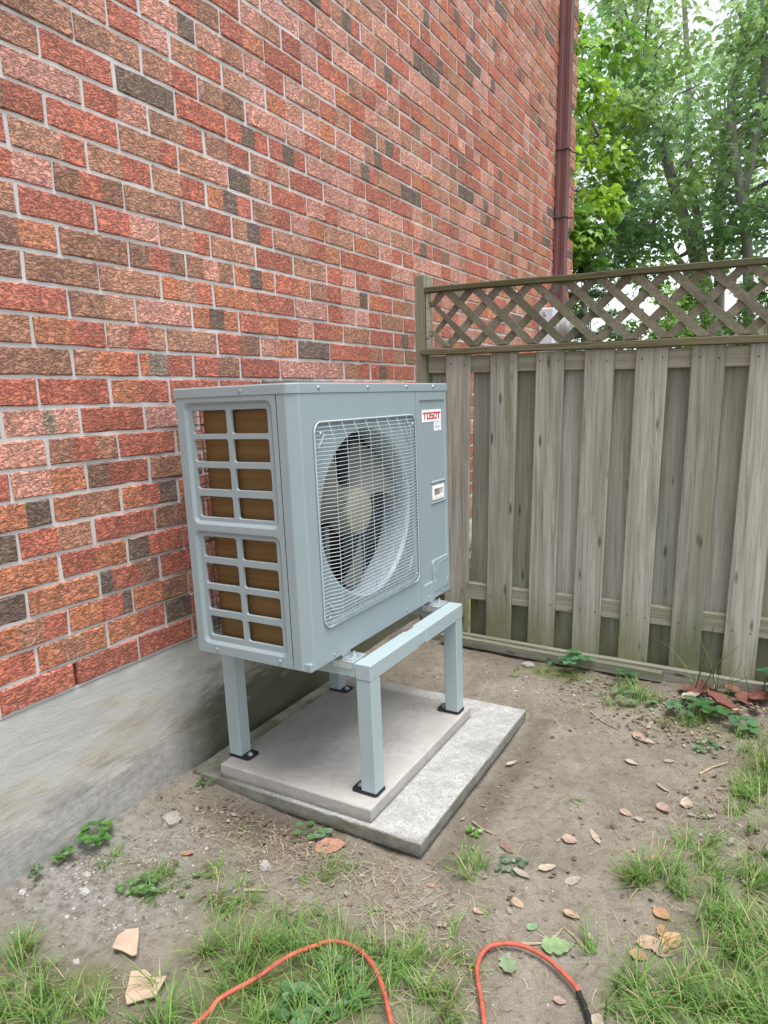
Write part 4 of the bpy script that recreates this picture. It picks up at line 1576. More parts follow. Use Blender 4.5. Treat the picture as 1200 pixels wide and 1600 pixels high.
for y_, z_ in ((gy0 + 0.03, gz1 - 0.034), (gy1 - 0.025, gz1 - 0.034), (gy0 + 0.03, gz0 + 0.03), (gy1 - 0.025, gz0 + 0.03)):
    screw((XF + 0.006, y_, z_), (1, 0, 0), gr, 0.006)

# ------------------------------------------------------------------ grass, straw, gravel (uncountable)
def blades(name, label, cat, patches, mat, colfn, wid, straw=False):
    V, F, C = [], [], []
    r = np.random.default_rng(21 if not straw else 22)
    for (gx, gy, sx, sy, n, ln, fl) in patches:
        if not straw:
            n = int(n * (0.38 if gx > 1.48 else 0.22))
        tuft = max(3, n // 22)
        tc = np.column_stack([r.normal(gx, sx, tuft), r.normal(gy, sy, tuft)])
        tdir = r.uniform(0, 2 * math.pi, tuft)
        for _ in range(n):
            if straw:
                x, y = r.normal(gx, sx), r.normal(gy, sy)
                az = r.uniform(0, 2 * math.pi)
            else:
                q = r.integers(tuft)
                x, y = tc[q][0] + r.normal(0, 0.012), tc[q][1] + r.normal(0, 0.012)
                az = tdir[q] + r.normal(0, 0.9)
            if x < 0.008 or in_slab(x, y, 0.004) or y > 1.83:
                continue
            z = ground_z(x, y)
            L = ln * r.uniform(0.45, 1.35)
            if straw:
                el0, bend = r.uniform(-0.02, 0.35), r.uniform(-0.3, 0.05)
            else:
                el0 = max(0.25, min(1.5, r.normal(1.25 - 0.42 * fl, 0.25)))
                bend = -r.uniform(0.3, 1.1) * (0.5 + 0.6 * fl)
            w = wid * r.uniform(0.6, 1.3)
            d = np.array([math.cos(az), math.sin(az)])
            pz = np.array([x, y, z - 0.003 if not straw else z + 0.002 + r.uniform(0, 0.004)])
            side = np.array([-d[1], d[0], 0]) * w / 2
            o = len(V)
            col = colfn(r)
            seg = 3
            el = el0
            caz = 0.0
            for s in range(seg + 1):
                k_ = 1.0 - 0.25 * s if s < seg else 0.04
                V.append(tuple(pz - side * k_))
                V.append(tuple(pz + side * k_))
                sh = 0.72 + 0.28 * s / seg if not straw else 1.0
                C.append(col)
                C.append(col)
                pz = pz + np.array([d[0] * math.cos(el), d[1] * math.cos(el), math.sin(el)]) * L / seg
                gzz = ground_z(pz[0], pz[1]) if straw or el < 0 else -9
                pz[2] = max(pz[2], gzz + 0.0015)
                el += bend / seg * 1.6
                if straw:
                    caz = r.uniform(-0.5, 0.5)
                    d = np.array([d[0] * math.cos(caz) - d[1] * math.sin(caz), d[0] * math.sin(caz) + d[1] * math.cos(caz)])
                    side = np.array([-d[1], d[0], 0]) * w / 2
            for s in range(seg):
                a = o + 2 * s
                F.append((a, a + 1, a + 3, a + 2))
    mb_ = MB()
    mb_.v, mb_.f, mb_.c = V, F, C
    o_ = mb_.build(name, mat)
    tag(o_, label, cat)
    o_['kind'] = 'stuff'
    return o_


def gcol(r):
    t = r.random()
    v = r.uniform(0.75, 1.25)
    if t < 0.13:
        c = (0.38, 0.33, 0.18)
    elif t < 0.45:
        c = (0.19, 0.33, 0.08)
    else:
        c = (0.12, 0.235, 0.055)
    return tuple(x * v for x in c)


def scol(r):
    v = r.uniform(0.6, 1.25)
    c = [(0.34, 0.285, 0.195), (0.28, 0.235, 0.165), (0.21, 0.17, 0.12), (0.40, 0.355, 0.27)][r.integers(4)]
    return tuple(x * v for x in c)


blades('grass', 'tufts of green lawn grass growing in patches over bare soil', 'grass', GRASS, M['grass'], gcol, 0.0034)
STRAW = [(1.2, 0.55, 0.45, 0.5, 806, 0.045, 0), (0.40, 0.21, 0.17, 0.06, 558, 0.05, 0), (0.78, 0.22, 0.17, 0.06, 558, 0.05, 0), (1.05, 0.16, 0.13, 0.10, 310, 0.05, 0), (1.62, 0.9, 0.12, 0.22, 496, 0.05, 0),
         (0.2, -0.05, 0.12, 0.08, 248, 0.04, 0), (1.05, 1.55, 0.25, 0.12, 372, 0.045, 0), (1.5, 1.45, 0.15, 0.12, 310, 0.045, 0), (0.55, -0.42, 0.15, 0.06, 217, 0.05, 0), (0.7, 0.0, 0.25, 0.12, 372, 0.045, 0), (1.15, -0.02, 0.08, 0.06, 186, 0.05, 0)]
blades('dry_straw', 'thin dead grass and straw strewn across the bare soil', 'straw', STRAW, M['dry'], scol, 0.0016, True)


def pebble(mb_, x, y, z, s, r, col):
    ico = [(0, 0, 1), (0.894, 0, 0.447), (0.276, 0.851, 0.447), (-0.724, 0.526, 0.447), (-0.724, -0.526, 0.447), (0.276, -0.851, 0.447), (0.724, 0.526, -0.447), (-0.276, 0.851, -0.447), (-0.894, 0, -0.447), (-0.276, -0.851, -0.447), (0.724, -0.526, -0.447), (0, 0, -1)]
    fs = [(0, 1, 2), (0, 2, 3), (0, 3, 4), (0, 4, 5), (0, 5, 1), (1, 6, 2), (2, 7, 3), (3, 8, 4), (4, 9, 5), (5, 10, 1), (2, 6, 7), (3, 7, 8), (4, 8, 9), (5, 9, 10), (1, 10, 6), (6, 11, 7), (7, 11, 8), (8, 11, 9), (9, 11, 10), (10, 11, 6)]
    an = r.uniform(0, 6.28)
    ca, sa = math.cos(an), math.sin(an)
    sx, sy, sz = r.uniform(0.7, 1.4), r.uniform(0.6, 1.1), r.uniform(0.4, 0.8)
    vs_ = []
    for a, b, c in ico:
        j = r.uniform(0.75, 1.2)
        px, py, pz = a * sx * j, b * sy * j, c * sz * j
        vs_.append((x + s * (px * ca - py * sa), y + s * (px * sa + py * ca), z + s * pz))
    mb_.add(vs_, fs, col)


mb = MB()
r = np.random.default_rng(8)
for (gx, gy, sx, sy, n, s0, s1) in ((0.12, -0.18, 0.12, 0.10, 700, 0.0015, 0.0065), (0.30, -0.12, 0.16, 0.10, 500, 0.0012, 0.005), (1.2, 0.6, 0.4, 0.4, 600, 0.001, 0.004), (0.85, 1.55, 0.25, 0.12, 450, 0.0015, 0.007), (0.6, 0.05, 0.3, 0.12, 300, 0.001, 0.004), (0.25, 0.15, 0.12, 0.07, 250, 0.002, 0.007), (1.35, 0.25, 0.15, 0.12, 200, 0.001, 0.0045)):
    for _ in range(n):
        x, y = r.normal(gx, sx), r.normal(gy, sy)
        if x < 0.01 or in_slab(x, y, 0.006) or y > 1.8:
            continue
        v = r.uniform(0.55, 1.3)
        c = [(0.36, 0.34, 0.31), (0.27, 0.24, 0.20), (0.38, 0.36, 0.33), (0.2, 0.16, 0.12)][r.integers(4)]
        s = s0 + (s1 - s0) * r.random() ** 3
        pebble(mb, x, y, ground_z(x, y) + s * 0.15, s, r, tuple(q * v for q in c))
o = mb.build('gravel', M['dry'])
tag(o, 'small pebbles and clods scattered on the bare soil', 'gravel')
o['kind'] = 'stuff'

# ------------------------------------------------------------------ fallen leaves
def leaf_obj(name, x, y, ln, wd, az, col, label, group, lift=0.0, curl=0.25, tilt=(0, 0), lobed=False, seed=0, cat='leaf'):
    r_ = random.Random(seed)
    nu = 9
    V, C, F = [], [], []
    for i in range(nu + 1):
        t = i / nu
        w = wd / 2 * (math.sin(math.pi * min(1, t ** 0.8)) ** 0.75 if 0 < t < 1 else 0.02)
        if lobed:
            w *= 0.55 + 0.55 * abs(math.sin(t * math.pi * 3.2))
        w *= r_.uniform(0.86, 1.1)
        u = (t - 0.5) * ln
        zc = curl * ln * (0.9 * (t - 0.5) ** 2)
        for s in (-1, -0.5, 0, 0.5, 1):
            zz_ = zc + curl * 0.9 * w * abs(s) ** 1.5 + r_.uniform(-1, 1) * (0.012 if name == 'fallen_leaf' else 0.05) * ln
            V.append((u, w * s, zz_))
            v = 1 + r_.uniform(-0.10, 0.10) - (0.12 if s == 0 else 0)
            C.append(tuple(q * v for q in col))
    for i in range(nu):
        for j in range(4):
            a = i * 5 + j
            F.append((a, a + 1, a + 6, a + 5))
    V += [(-ln / 2, 0.0012, zc), (-ln / 2, -0.0012, zc), (-ln * 0.72, 0, zc * 0.6)]
    C += [tuple(q * 0.7 for q in col)] * 3
    F.append((len(V) - 3, len(V) - 2, len(V) - 1))
    mb_ = MB()
    mb_.v, mb_.f, mb_.c = V, F, C
    o_ = mb_.build(name, M['dry'] if cat == 'leaf' else M['leaf'], smooth=True)
    o_.location = (x, y, ground_z(x, y) + 0.004 + lift)
    o_.rotation_euler = (tilt[0], tilt[1], az)
    return tag(o_, label, cat, group)


TAN, PNK, ORG, PAL_, GRY, RED, BRN = (0.39, 0.28, 0.20), (0.35, 0.25, 0.20), (0.35, 0.21, 0.12), (0.40, 0.34, 0.265), (0.30, 0.275, 0.235), (0.175, 0.072, 0.058), (0.20, 0.14, 0.10)
G1 = 'fallen leaves on the soil'
LV = [
    (1.282, 0.636, 0.046, 0.040, 0.2, PNK, 'pinkish tan rounded leaf lying alone on bare soil right of the pavers'),
    (1.258, 0.491, 0.055, 0.028, 0.8, PAL_, 'pale torn leaf on soil below the pinkish rounded leaf'),
    (1.229, 0.323, 0.048, 0.026, -0.4, TAN, 'tan oval leaf above the orange cord loop, left one of two'),
    (1.366, 0.345, 0.048, 0.028, -0.2, TAN, 'tan oval leaf above the orange cord loop, right one of two'),
    (1.513, 0.664, 0.050, 0.036, 0.7, TAN, 'tan curled leaf just above the long grass clump'),
    (1.594, 0.596, 0.045, 0.034, 1.3, PNK, 'pinkish leaf caught in grass right of the clump'),
    (1.569, 0.447, 0.050, 0.036, -0.5, ORG, 'orange brown leaf below the long grass clump'),
    (1.555, 0.345, 0.058, 0.046, 0.4, TAN, 'broad tan leaf in the cluster beside the right lawn, leftmost'),
    (1.602, 0.372, 0.060, 0.048, 1.1, (0.47, 0.29, 0.17), 'broad brown leaf in the cluster beside the right lawn, rightmost'),
    (1.578, 0.395, 0.050, 0.030, 1.9, ORG, 'narrow orange leaf at the top of the leaf cluster'),
    (1.590, 0.322, 0.055, 0.036, 0.1, PNK, 'pinkish brown leaf at the bottom of the leaf cluster'),
    (1.540, 0.288, 0.044, 0.036, -0.3, ORG, 'small orange tan leaf just below and left of the leaf cluster'),
    (1.365, 1.301, 0.075, 0.036, -0.7, PNK, 'pinkish narrow leaf on soil near the moss, larger of a pair'),
    (1.397, 1.287, 0.050, 0.028, -0.3, PAL_, 'pale small leaf touching the pinkish narrow leaf near the moss'),
    (1.365, 1.142, 0.050, 0.028, -0.2, PAL_, 'pale leaf on bare soil below the pinkish pair'),
    (1.483, 1.200, 0.040, 0.018, 0.4, PNK, 'small pinkish sliver of leaf on open soil'),
    (1.506, 0.912, 0.062, 0.036, -0.8, PNK, 'pinkish oval leaf left of the pale curled ring leaf'),
    (1.403, 0.848, 0.045, 0.026, -0.6, PNK, 'dull pinkish leaf left of the pinkish oval leaf'),
    (1.566, 0.960, 0.055, 0.040, 1.7, PAL_, 'pale leaf curled into a ring at the lawn edge'),
    (1.616, 0.913, 0.085, 0.022, 0.3, GRY, 'long grey withered leaf below the ring shaped leaf'),
    (1.449, 0.828, 0.038, 0.024, 0.2, GRY, 'small greyish leaf between two pinkish leaves'),
    (1.486, 1.032, 0.060, 0.016, -0.7, PAL_, 'thin pale leaf sliver lying on the straw patch'),
    (0.975, 0.985, 0.060, 0.024, 1.2, PAL_, 'yellowish leaf beside the right edge of the lower paver'),
    (1.343, 0.695, 0.070, 0.020, 2.2, PAL_, 'long pale leaf just above the pinkish rounded leaf'),
    (1.335, 0.474, 0.050, 0.028, 0.9, GRY, 'grey curled leaf on soil above the right tan oval leaf'),
    (1.203, 0.433, 0.060, 0.026, -0.3, GRY, 'grey leaf lying above the left tan oval leaf'),
    (1.126, 0.525, 0.058, 0.032, -0.5, BRN, 'dull brown leaf on soil off the paver front corner'),
    (1.153, 0.240, 0.030, 0.022, 0.0, PNK, 'small pink leaf piece left of the left tan oval leaf'),
    (1.000, 0.281, 0.024, 0.018, 0.5, ORG, 'tiny orange leaf piece below the paver front corner'),
    (1.409, 0.092, 0.030, 0.022, 0.3, PNK, 'small pinkish chip inside the right cord loop'),
    (1.492, 0.075, 0.040, 0.034, 1.4, PAL_, 'pale tan leaf beside the black taped end of the cord'),
    (1.421, 0.299, 0.030, 0.018, -0.6, PAL_, 'pale chip of leaf right of the bent twig'),
    (0.656, 0.287, 0.095, 0.070, 0.6, (0.38, 0.20, 0.14), 'reddish brown crumpled leaf leaning against the front of the pavers'),
    (0.30, 0.06, 0.045, 0.02, 0.6, ORG, 'small rusty leaf on grey soil near the foundation weeds'),
]
for n_, (x, y, ln, wd, az, col, lab) in enumerate(LV):
    leaf_obj('fallen_leaf', x, y, ln, wd, az, col, lab, G1, curl=random.uniform(0.1, 0.45), tilt=(random.uniform(-0.15, 0.15), random.uniform(-0.12, 0.12)), seed=n_ + 5)
leaf_obj('fallen_leaf', 1.362, 0.228, 0.075, 0.062, 0.5, (0.20, 0.29, 0.14), 'green lobed leaf touching the top of the right cord loop', G1, lobed=True, seed=71)
leaf_obj('fallen_leaf', 1.275, 0.125, 0.055, 0.045, 2.3, (0.19, 0.26, 0.15), 'dull green leaf lying inside the right cord loop', G1, lobed=True, seed=72)
leaf_obj('fallen_leaf', 1.29, 0.26, 0.032, 0.024, 1.0, (0.17, 0.30, 0.15), 'small fresh green leaf above the top of the right cord loop', G1, seed=73)
# heap of dead leaves at the foot of the fence
GH = 'heap of dead leaves at the fence'
rh = random.Random(4)
HEAP = [(1.52, 1.76, 0.13, 0.10, RED, 'large red brown crumpled leaf in the heap, leftmost'), (1.60, 1.64, 0.15, 0.11, RED, 'largest red leaf lying flat at the front of the heap'), (1.69, 1.72, 0.10, 0.08, RED, 'dark red folded leaf in the middle of the heap'),
        (1.75, 1.73, 0.12, 0.09, RED, 'red brown leaf at the right end of the heap'), (1.58, 1.74, 0.10, 0.07, BRN, 'brown leaf tucked behind the largest red leaf'), (1.50, 1.66, 0.09, 0.06, PAL_, 'pale tan leaf at the left front of the heap'),
        (1.66, 1.60, 0.09, 0.05, TAN, 'tan leaf under the front of the largest red leaf'), (1.73, 1.63, 0.10, 0.05, PNK, 'pinkish withered leaf at the right front of the heap'), (1.64, 1.79, 0.09, 0.06, (0.20, 0.10, 0.07), 'dark brown leaf pressed against the ground rail'),
        (1.46, 1.74, 0.08, 0.05, BRN, 'brown curled leaf beside the end of the ground plank'), (1.80, 1.66, 0.10, 0.06, BRN, 'brown leaf half out of view right of the heap')]
for n_, (x, y, ln, wd, col, lab) in enumerate(HEAP):
    leaf_obj('dead_leaf', x, y, ln * 0.82, wd * 0.9, rh.uniform(0, 6.28), col, lab, GH, lift=0.012 + 0.012 * rh.random(), curl=rh.uniform(0.25, 0.6), tilt=(rh.uniform(-0.45, 0.45), rh.uniform(-0.4, 0.4)), seed=100 + n_)
# litter of tiny leaf scraps nobody could count
V, F, C = [], [], []
r = np.random.default_rng(31)
for (gx, gy, sx, sy, n) in ((1.45, 1.45, 0.16, 0.09, 330), (1.62, 1.68, 0.12, 0.07, 260), (1.15, 1.66, 0.12, 0.06, 150), (1.3, 0.6, 0.4, 0.4, 160), (0.45, 0.25, 0.2, 0.05, 120), (1.68, 0.95, 0.1, 0.2, 130), (0.85, 0.15, 0.3, 0.15, 90)):
    for _ in range(n):
        x, y = r.normal(gx, sx), r.normal(gy, sy)
        if x < 0.02 or in_slab(x, y, 0.01) or y > 1.8:
            continue
        s = r.uniform(0.004, 0.013)
        z = ground_z(x, y) + 0.003 + r.uniform(0, 0.006)
        a = r.uniform(0, 6.28)
        u = np.array([math.cos(a), math.sin(a), r.uniform(-0.4, 0.4)]) * s
        w = np.array([-math.sin(a), math.cos(a), r.uniform(-0.5, 0.5)]) * s * r.uniform(0.4, 0.8)
        p = np.array([x, y, z])
        o = len(V)
        V += [tuple(p - u), tuple(p - w * 0.9), tuple(p + u * 0.9 + np.array([0, 0, 0.25 * s])), tuple(p + w)]
        F += [(o, o + 1, o + 2), (o, o + 2, o + 3)]
        c = np.array([TAN, BRN, PAL_, GRY, BRN, GRY][r.integers(6)]) * r.uniform(0.45, 0.95)
        C += [tuple(c)] * 4
mb = MB()
mb.v, mb.f, mb.c = V, F, C
o = mb.build('leaf_litter', M['dry'])
tag(o, 'fine litter of withered leaf scraps over the soil', 'leaf litter')
o['kind'] = 'stuff'


# ------------------------------------------------------------------ small weeds
def weed(name, label, x, y, n, spread, size, col, seed, tall=0.05, triple=True, cat='weed', group='weeds on the bare soil'):
    r_ = random.Random(seed)
    z0 = ground_z(x, y)
    t = thing(name, label, cat, (x, y, z0), group)
    st, lf = MB(), MB()
    for k_ in range(n):
        a = 2 * math.pi * (k_ + r_.random() * 0.7) / n
        d = spread * r_.uniform(0.35, 1.0)
        h = tall * r_.uniform(0.5, 1.1)
        tip = (x + d * math.cos(a), y + d * math.sin(a), z0 + h)
        if tip[0] < 0.012:
            tip = (0.014, tip[1], tip[2])
        st.tube([(x, y, z0 - 0.004), (x + d * 0.5 * math.cos(a), y + d * 0.5 * math.sin(a), z0 + h * 0.8), tip], [0.0014, 0.0012, 0.0008], 4)
        m_ = 3 if triple else 1
        for q in range(m_):
            b = a + (q - 1) * 1.9 if triple else a
            s = size * r_.uniform(0.8, 1.15)
            cx_, cy_ = tip[0] + (s * 0.5) * math.cos(b), tip[1] + (s * 0.5) * math.sin(b)
            v = r_.uniform(0.75, 1.25)
            c_ = tuple(e * v for e in col)
            ring = []
            for e in range(9):
                an = 2 * math.pi * e / 9
                rr__ = s * 0.5 * (1.0 + 0.08 * math.sin(3 * an))
                lx, ly = rr__ * math.cos(an), rr__ * 0.86 * math.sin(an)
                ring.append((max(0.006, cx_ + lx * math.cos(b) - ly * math.sin(b)), cy_ + lx * math.sin(b) + ly * math.cos(b), tip[2] + 0.16 * abs(ly) - 0.10 * lx + r_.uniform(-0.001, 0.001)))
            lf.add([(max(0.006, cx_), cy_, tip[2] - 0.002)] + ring, [(0, 1 + e, 1 + (e + 1) % 9) for e in range(9)], c_)
    st.c = [tuple(e * 0.9 for e in col)] * len(st.v)
    st.build('stem', M['leaf'], t)
    lf.build('leaves', M['leaf'], t)
    return t


CLV = (0.085, 0.205, 0.075)
weed('weed_plant', 'wild strawberry plant with round leaflets under the ground plank', 1.000, 1.770, 6, 0.055, 0.040, (0.12, 0.27, 0.13), 1, 0.07)
weed('weed_plant', 'leafy dark green weed at the left end of the moss patch', 0.885, 1.770, 6, 0.05, 0.026, CLV, 2, 0.045, False)
weed('weed_plant', 'three leaved strawberry plant with glossy leaves before the red leaf heap', 1.585, 1.545, 6, 0.05, 0.042, (0.075, 0.20, 0.065), 3, 0.05)
weed('weed_plant', 'blue green clover spreading left of the red leaf heap', 1.475, 1.575, 9, 0.085, 0.032, (0.12, 0.24, 0.12), 4, 0.04)
weed('weed_plant', 'small strawberry plant with two big leaves right of the litter', 1.700, 1.475, 3, 0.03, 0.042, (0.11, 0.25, 0.13), 5, 0.045)
weed('weed_plant', 'pale clover on the soil below the litter', 1.585, 1.325, 6, 0.05, 0.020, (0.15, 0.24, 0.13), 6, 0.02)
weed('weed_plant', 'green weed growing between plank and tall grass blades', 1.24, 1.755, 5, 0.04, 0.030, CLV, 7, 0.05)
weed('weed_plant', 'pale leafy weed among grass below the plank end', 1.29, 1.58, 9, 0.08, 0.024, (0.17, 0.27, 0.14), 8, 0.03)
weed('weed_plant', 'bright green clover clump against the foundation', 0.045, -0.055, 9, 0.05, 0.026, (0.11, 0.26, 0.06), 9, 0.05)
weed('weed_plant', 'small dark weed against the foundation left of the clover', 0.030, -0.150, 5, 0.03, 0.020, (0.12, 0.24, 0.08), 10, 0.035)
weed('weed_plant', 'tiny weed against the foundation nearest the picture edge', 0.025, -0.235, 4, 0.02, 0.013, (0.09, 0.18, 0.06), 11, 0.025)
weed('weed_plant', 'broad leaved weed in the green patch on grey soil, right part', 0.345, -0.055, 8, 0.07, 0.022, (0.15, 0.27, 0.09), 12, 0.015, False)
weed('weed_plant', 'dark leafy weed in the green patch on grey soil, front part', 0.30, -0.115, 9, 0.05, 0.020, (0.13, 0.25, 0.08), 13, 0.02)
weed('weed_plant', 'small seedling with green leaves at the left front of the pavers', 0.560, 0.315, 5, 0.035, 0.026, (0.14, 0.29, 0.09), 14, 0.03, False)
weed('weed_plant', 'round blue green leaf plant beside the reddish leaf at the pavers', 0.628, 0.318, 2, 0.012, 0.040, (0.17, 0.27, 0.19), 15, 0.02, False)
weed('weed_plant', 'tiny bright green seedling right of the paver front corner', 1.01, 0.545, 4, 0.02, 0.016, (0.16, 0.33, 0.07), 16, 0.02)
weed('weed_plant', 'small green weed at the left corner of the lower paver', 0.10, 0.330, 4, 0.025, 0.016, (0.11, 0.20, 0.06), 17, 0.02)
weed('weed_plant', 'broad leaved clover in the lawn under the left cord loop', 0.955, -0.115, 8, 0.06, 0.034, (0.10, 0.23, 0.08), 18, 0.03)
weed('weed_plant', 'clover in the lawn between the two ends of the left cord loop', 0.93, -0.205, 7, 0.05, 0.032, (0.12, 0.25, 0.10), 19, 0.03)
weed('weed_plant', 'grey green flat weed above the right tuft of grass', 1.165, 0.455, 5, 0.04, 0.022, (0.15, 0.22, 0.14), 20, 0.012)
weed('weed_plant', 'dark clover at the far right end of the fence foot', 1.80, 1.77, 6, 0.06, 0.040, (0.06, 0.20, 0.10), 21, 0.12)

# tall grass stalks by the fence
tg = thing('tall_grass', 'few tall bent grass stalks rising in front of the fence boards', 'grass', (1.57, 1.76, ground_z(1.57, 1.76)))
for n_, pts in enumerate([[(1.50, 1.77, -0.46), (1.53, 1.75, -0.30), (1.56, 1.74, -0.14), (1.62, 1.73, -0.10)], [(1.52, 1.76, -0.46), (1.58, 1.74, -0.30), (1.66, 1.73, -0.20)], [(1.60, 1.76, -0.46), (1.55, 1.74, -0.28), (1.48, 1.74, -0.14)],
                          [(1.53, 1.78, -0.46), (1.62, 1.75, -0.38), (1.72, 1.73, -0.32)], [(1.72, 1.77, -0.46), (1.70, 1.75, -0.38), (1.68, 1.74, -0.30)], [(1.74, 1.77, -0.46), (1.76, 1.75, -0.34), (1.77, 1.74, -0.30), (1.80, 1.73, -0.38)]]):
    mb = MB()
    k_ = len(pts)
    mb.tube(pts, [0.0035 - 0.0026 * i / (k_ - 1) for i in range(k_)], 4)
    mb.c = [(0.13, 0.20, 0.07)] * len(mb.v)
    mb.build('stalk', M['grass'], tg)

# ------------------------------------------------------------------ twigs, stones, cardboard, cord
def twig(label, pts, r0):
    mb_ = MB()
    pp = [(x, y, ground_z(x, y) + 0.006) for x, y in pts]
    mb_.tube(pp, [r0 * (1 - 0.5 * i / (len(pp) - 1)) for i in range(len(pp))], 6)
    o_ = mb_.build('twig', M['twig'])
    return tag(o_, label, 'twig', 'twigs on the soil')


twig('thin bent twig lying across the soil above the right cord loop', [(1.262, 0.188), (1.30, 0.205), (1.335, 0.228), (1.352, 0.262), (1.360, 0.294), (1.385, 0.285), (1.42, 0.256)], 0.0032)
twig('short straight pale stick on soil above the left grass', [(0.560, 0.018), (0.592, 0.030), (0.622, 0.044)], 0.0042)
twig('pale stick near the right lawn below the litter', [(1.585, 1.155), (1.62, 1.20), (1.665, 1.245)], 0.0045)
twig('dark thin twig on the soil before the moss patch', [(1.15, 1.42), (1.22, 1.36), (1.28, 1.33)], 0.0028)
twig('thin dry twig beside the right edge of the lower paver', [(0.985, 0.60), (1.03, 0.57), (1.08, 0.56)], 0.0028)


def rock(label, x, y, s, col, seed, flat=0.6):
    r_ = random.Random(seed)
    V, F = [], []
    nu, nv = 12, 7
    for j in range(nv + 1):
        ph = math.pi * j / nv
        for i in range(nu):
            th = 2 * math.pi * i / nu
            d = Vector((math.sin(ph) * math.cos(th), math.sin(ph) * math.sin(th), math.cos(ph)))
            rad = s * (1 + 0.38 * mnoise.noise(d * 1.9 + Vector((seed, 0, 0))) + 0.16 * mnoise.noise(d * 5 + Vector((0, seed, 0))))
            V.append((x + d.x * rad, y + d.y * rad * 0.8, ground_z(x, y) + s * 0.15 + d.z * rad * flat))
    for j in range(nv):
        for i in range(nu):
            F.append((j * nu + i, j * nu + (i + 1) % nu, (j + 1) * nu + (i + 1) % nu, (j + 1) * nu + i))
    mb_ = MB()
    mb_.v, mb_.f, mb_.c = V, F, [col] * len(V)
    o_ = mb_.build('stone', M['dry'], smooth=False)
    return tag(o_, label, 'stone', 'stones on the soil')


rock('largest pale lump of crumbled mortar on grey soil near the pavers', 0.155, 0.135, 0.034, (0.33, 0.305, 0.265), 3, 0.7)
rock('grey stone on the soil between foundation weeds and pavers', 0.549, 0.120, 0.020, (0.31, 0.30, 0.28), 5)
rock('flat dark grey stone left of the grey stone', 0.501, 0.008, 0.020, (0.19, 0.185, 0.185), 7, 0.4)
rock('white oval pebble on the grey soil near the foundation', 0.178, -0.192, 0.014, (0.42, 0.41, 0.385), 9)
rock('pale pebble at the foundation nearest the left picture edge', 0.045, -0.285, 0.012, (0.38, 0.365, 0.34), 11)
rock('rounded pale pebble above the lawn near the moss', 0.356, -0.350, 0.010, (0.36, 0.345, 0.315), 13)
rock('small pale stone above the white oval pebble', 0.125, -0.150, 0.013, (0.36, 0.345, 0.32), 15)
rock('grey flat stone at the foot of the fence plank, left end', 0.78, 1.74, 0.030, (0.34, 0.31, 0.28), 17, 0.35)
rock('white stone under the fence boards beside the post', 0.46, 1.89, 0.020, (0.62, 0.60, 0.56), 19, 0.7)


def card(label, pts, seed):
    r_ = random.Random(seed)
    cx_, cy_ = sum(p[0] for p in pts) / len(pts), sum(p[1] for p in pts) / len(pts)
    mb_ = MB()
    k_ = len(pts)
    zt_ = []
    for x, y in pts:
        zt_.append(ground_z(cx_, cy_) + 0.010 + r_.uniform(0, 0.010))
    zc_ = ground_z(cx_, cy_) + 0.017
    mb_.add([(cx_, cy_, zc_)] + [(x, y, z) for (x, y), z in zip(pts, zt_)] + [(cx_, cy_, zc_ - 0.003)] + [(x, y, z - 0.003) for (x, y), z in zip(pts, zt_)],
            [(0, 1 + i, 1 + (i + 1) % k_) for i in range(k_)] + [(k_ + 1, k_ + 2 + (i + 1) % k_, k_ + 2 + i) for i in range(k_)] + [(1 + i, k_ + 2 + i, k_ + 2 + (i + 1) % k_, 1 + (i + 1) % k_) for i in range(k_)])
    o_ = mb_.build('cardboard_piece', M['card'])
    return tag(o_, label, 'cardboard', 'scraps of cardboard')


card('torn tan cardboard scrap on the soil, the upper of two', [(0.398, -0.262), (0.409, -0.243), (0.431, -0.225), (0.452, -0.243), (0.492, -0.282), (0.484, -0.290), (0.452, -0.292), (0.425, -0.298)], 1)
card('larger torn cardboard scrap at the grass edge, the lower of two', [(0.520, -0.322), (0.545, -0.303), (0.560, -0.300), (0.566, -0.308), (0.602, -0.290), (0.622, -0.340), (0.606, -0.354), (0.578, -0.382), (0.556, -0.368), (0.545, -0.352)], 2)

cpts = [(0.70, -0.62), (0.735, -0.47), (0.7645, -0.334), (0.770, -0.291), (0.803, -0.214), (0.831, -0.134), (0.862, -0.076), (0.903, -0.041), (0.961, -0.032), (1.0215, -0.059), (1.071, -0.100), (1.114, -0.147), (1.19, -0.23), (1.29, -0.27), (1.34, -0.20), (1.322, -0.11),
        (1.289, -0.053), (1.260, 0.001), (1.233, 0.044), (1.217, 0.085), (1.220, 0.131), (1.248, 0.163), (1.291, 0.1775), (1.348, 0.1715), (1.399, 0.152), (1.444, 0.118)]


def crom(pts, sub=6):
    out = []
    P3 = [Vector(p) for p in pts]
    for i in range(len(P3) - 1):
        p0, p1, p2, p3 = P3[max(i - 1, 0)], P3[i], P3[i + 1], P3[min(i + 2, len(P3) - 1)]
        for s in range(sub):
            t = s / sub
            out.append(0.5 * ((2 * p1) + (p2 - p0) * t + (2 * p0 - 5 * p1 + 4 * p2 - p3) * t * t + (3 * p1 - p0 - 3 * p2 + p3) * t ** 3))
    out.append(P3[-1])
    return out


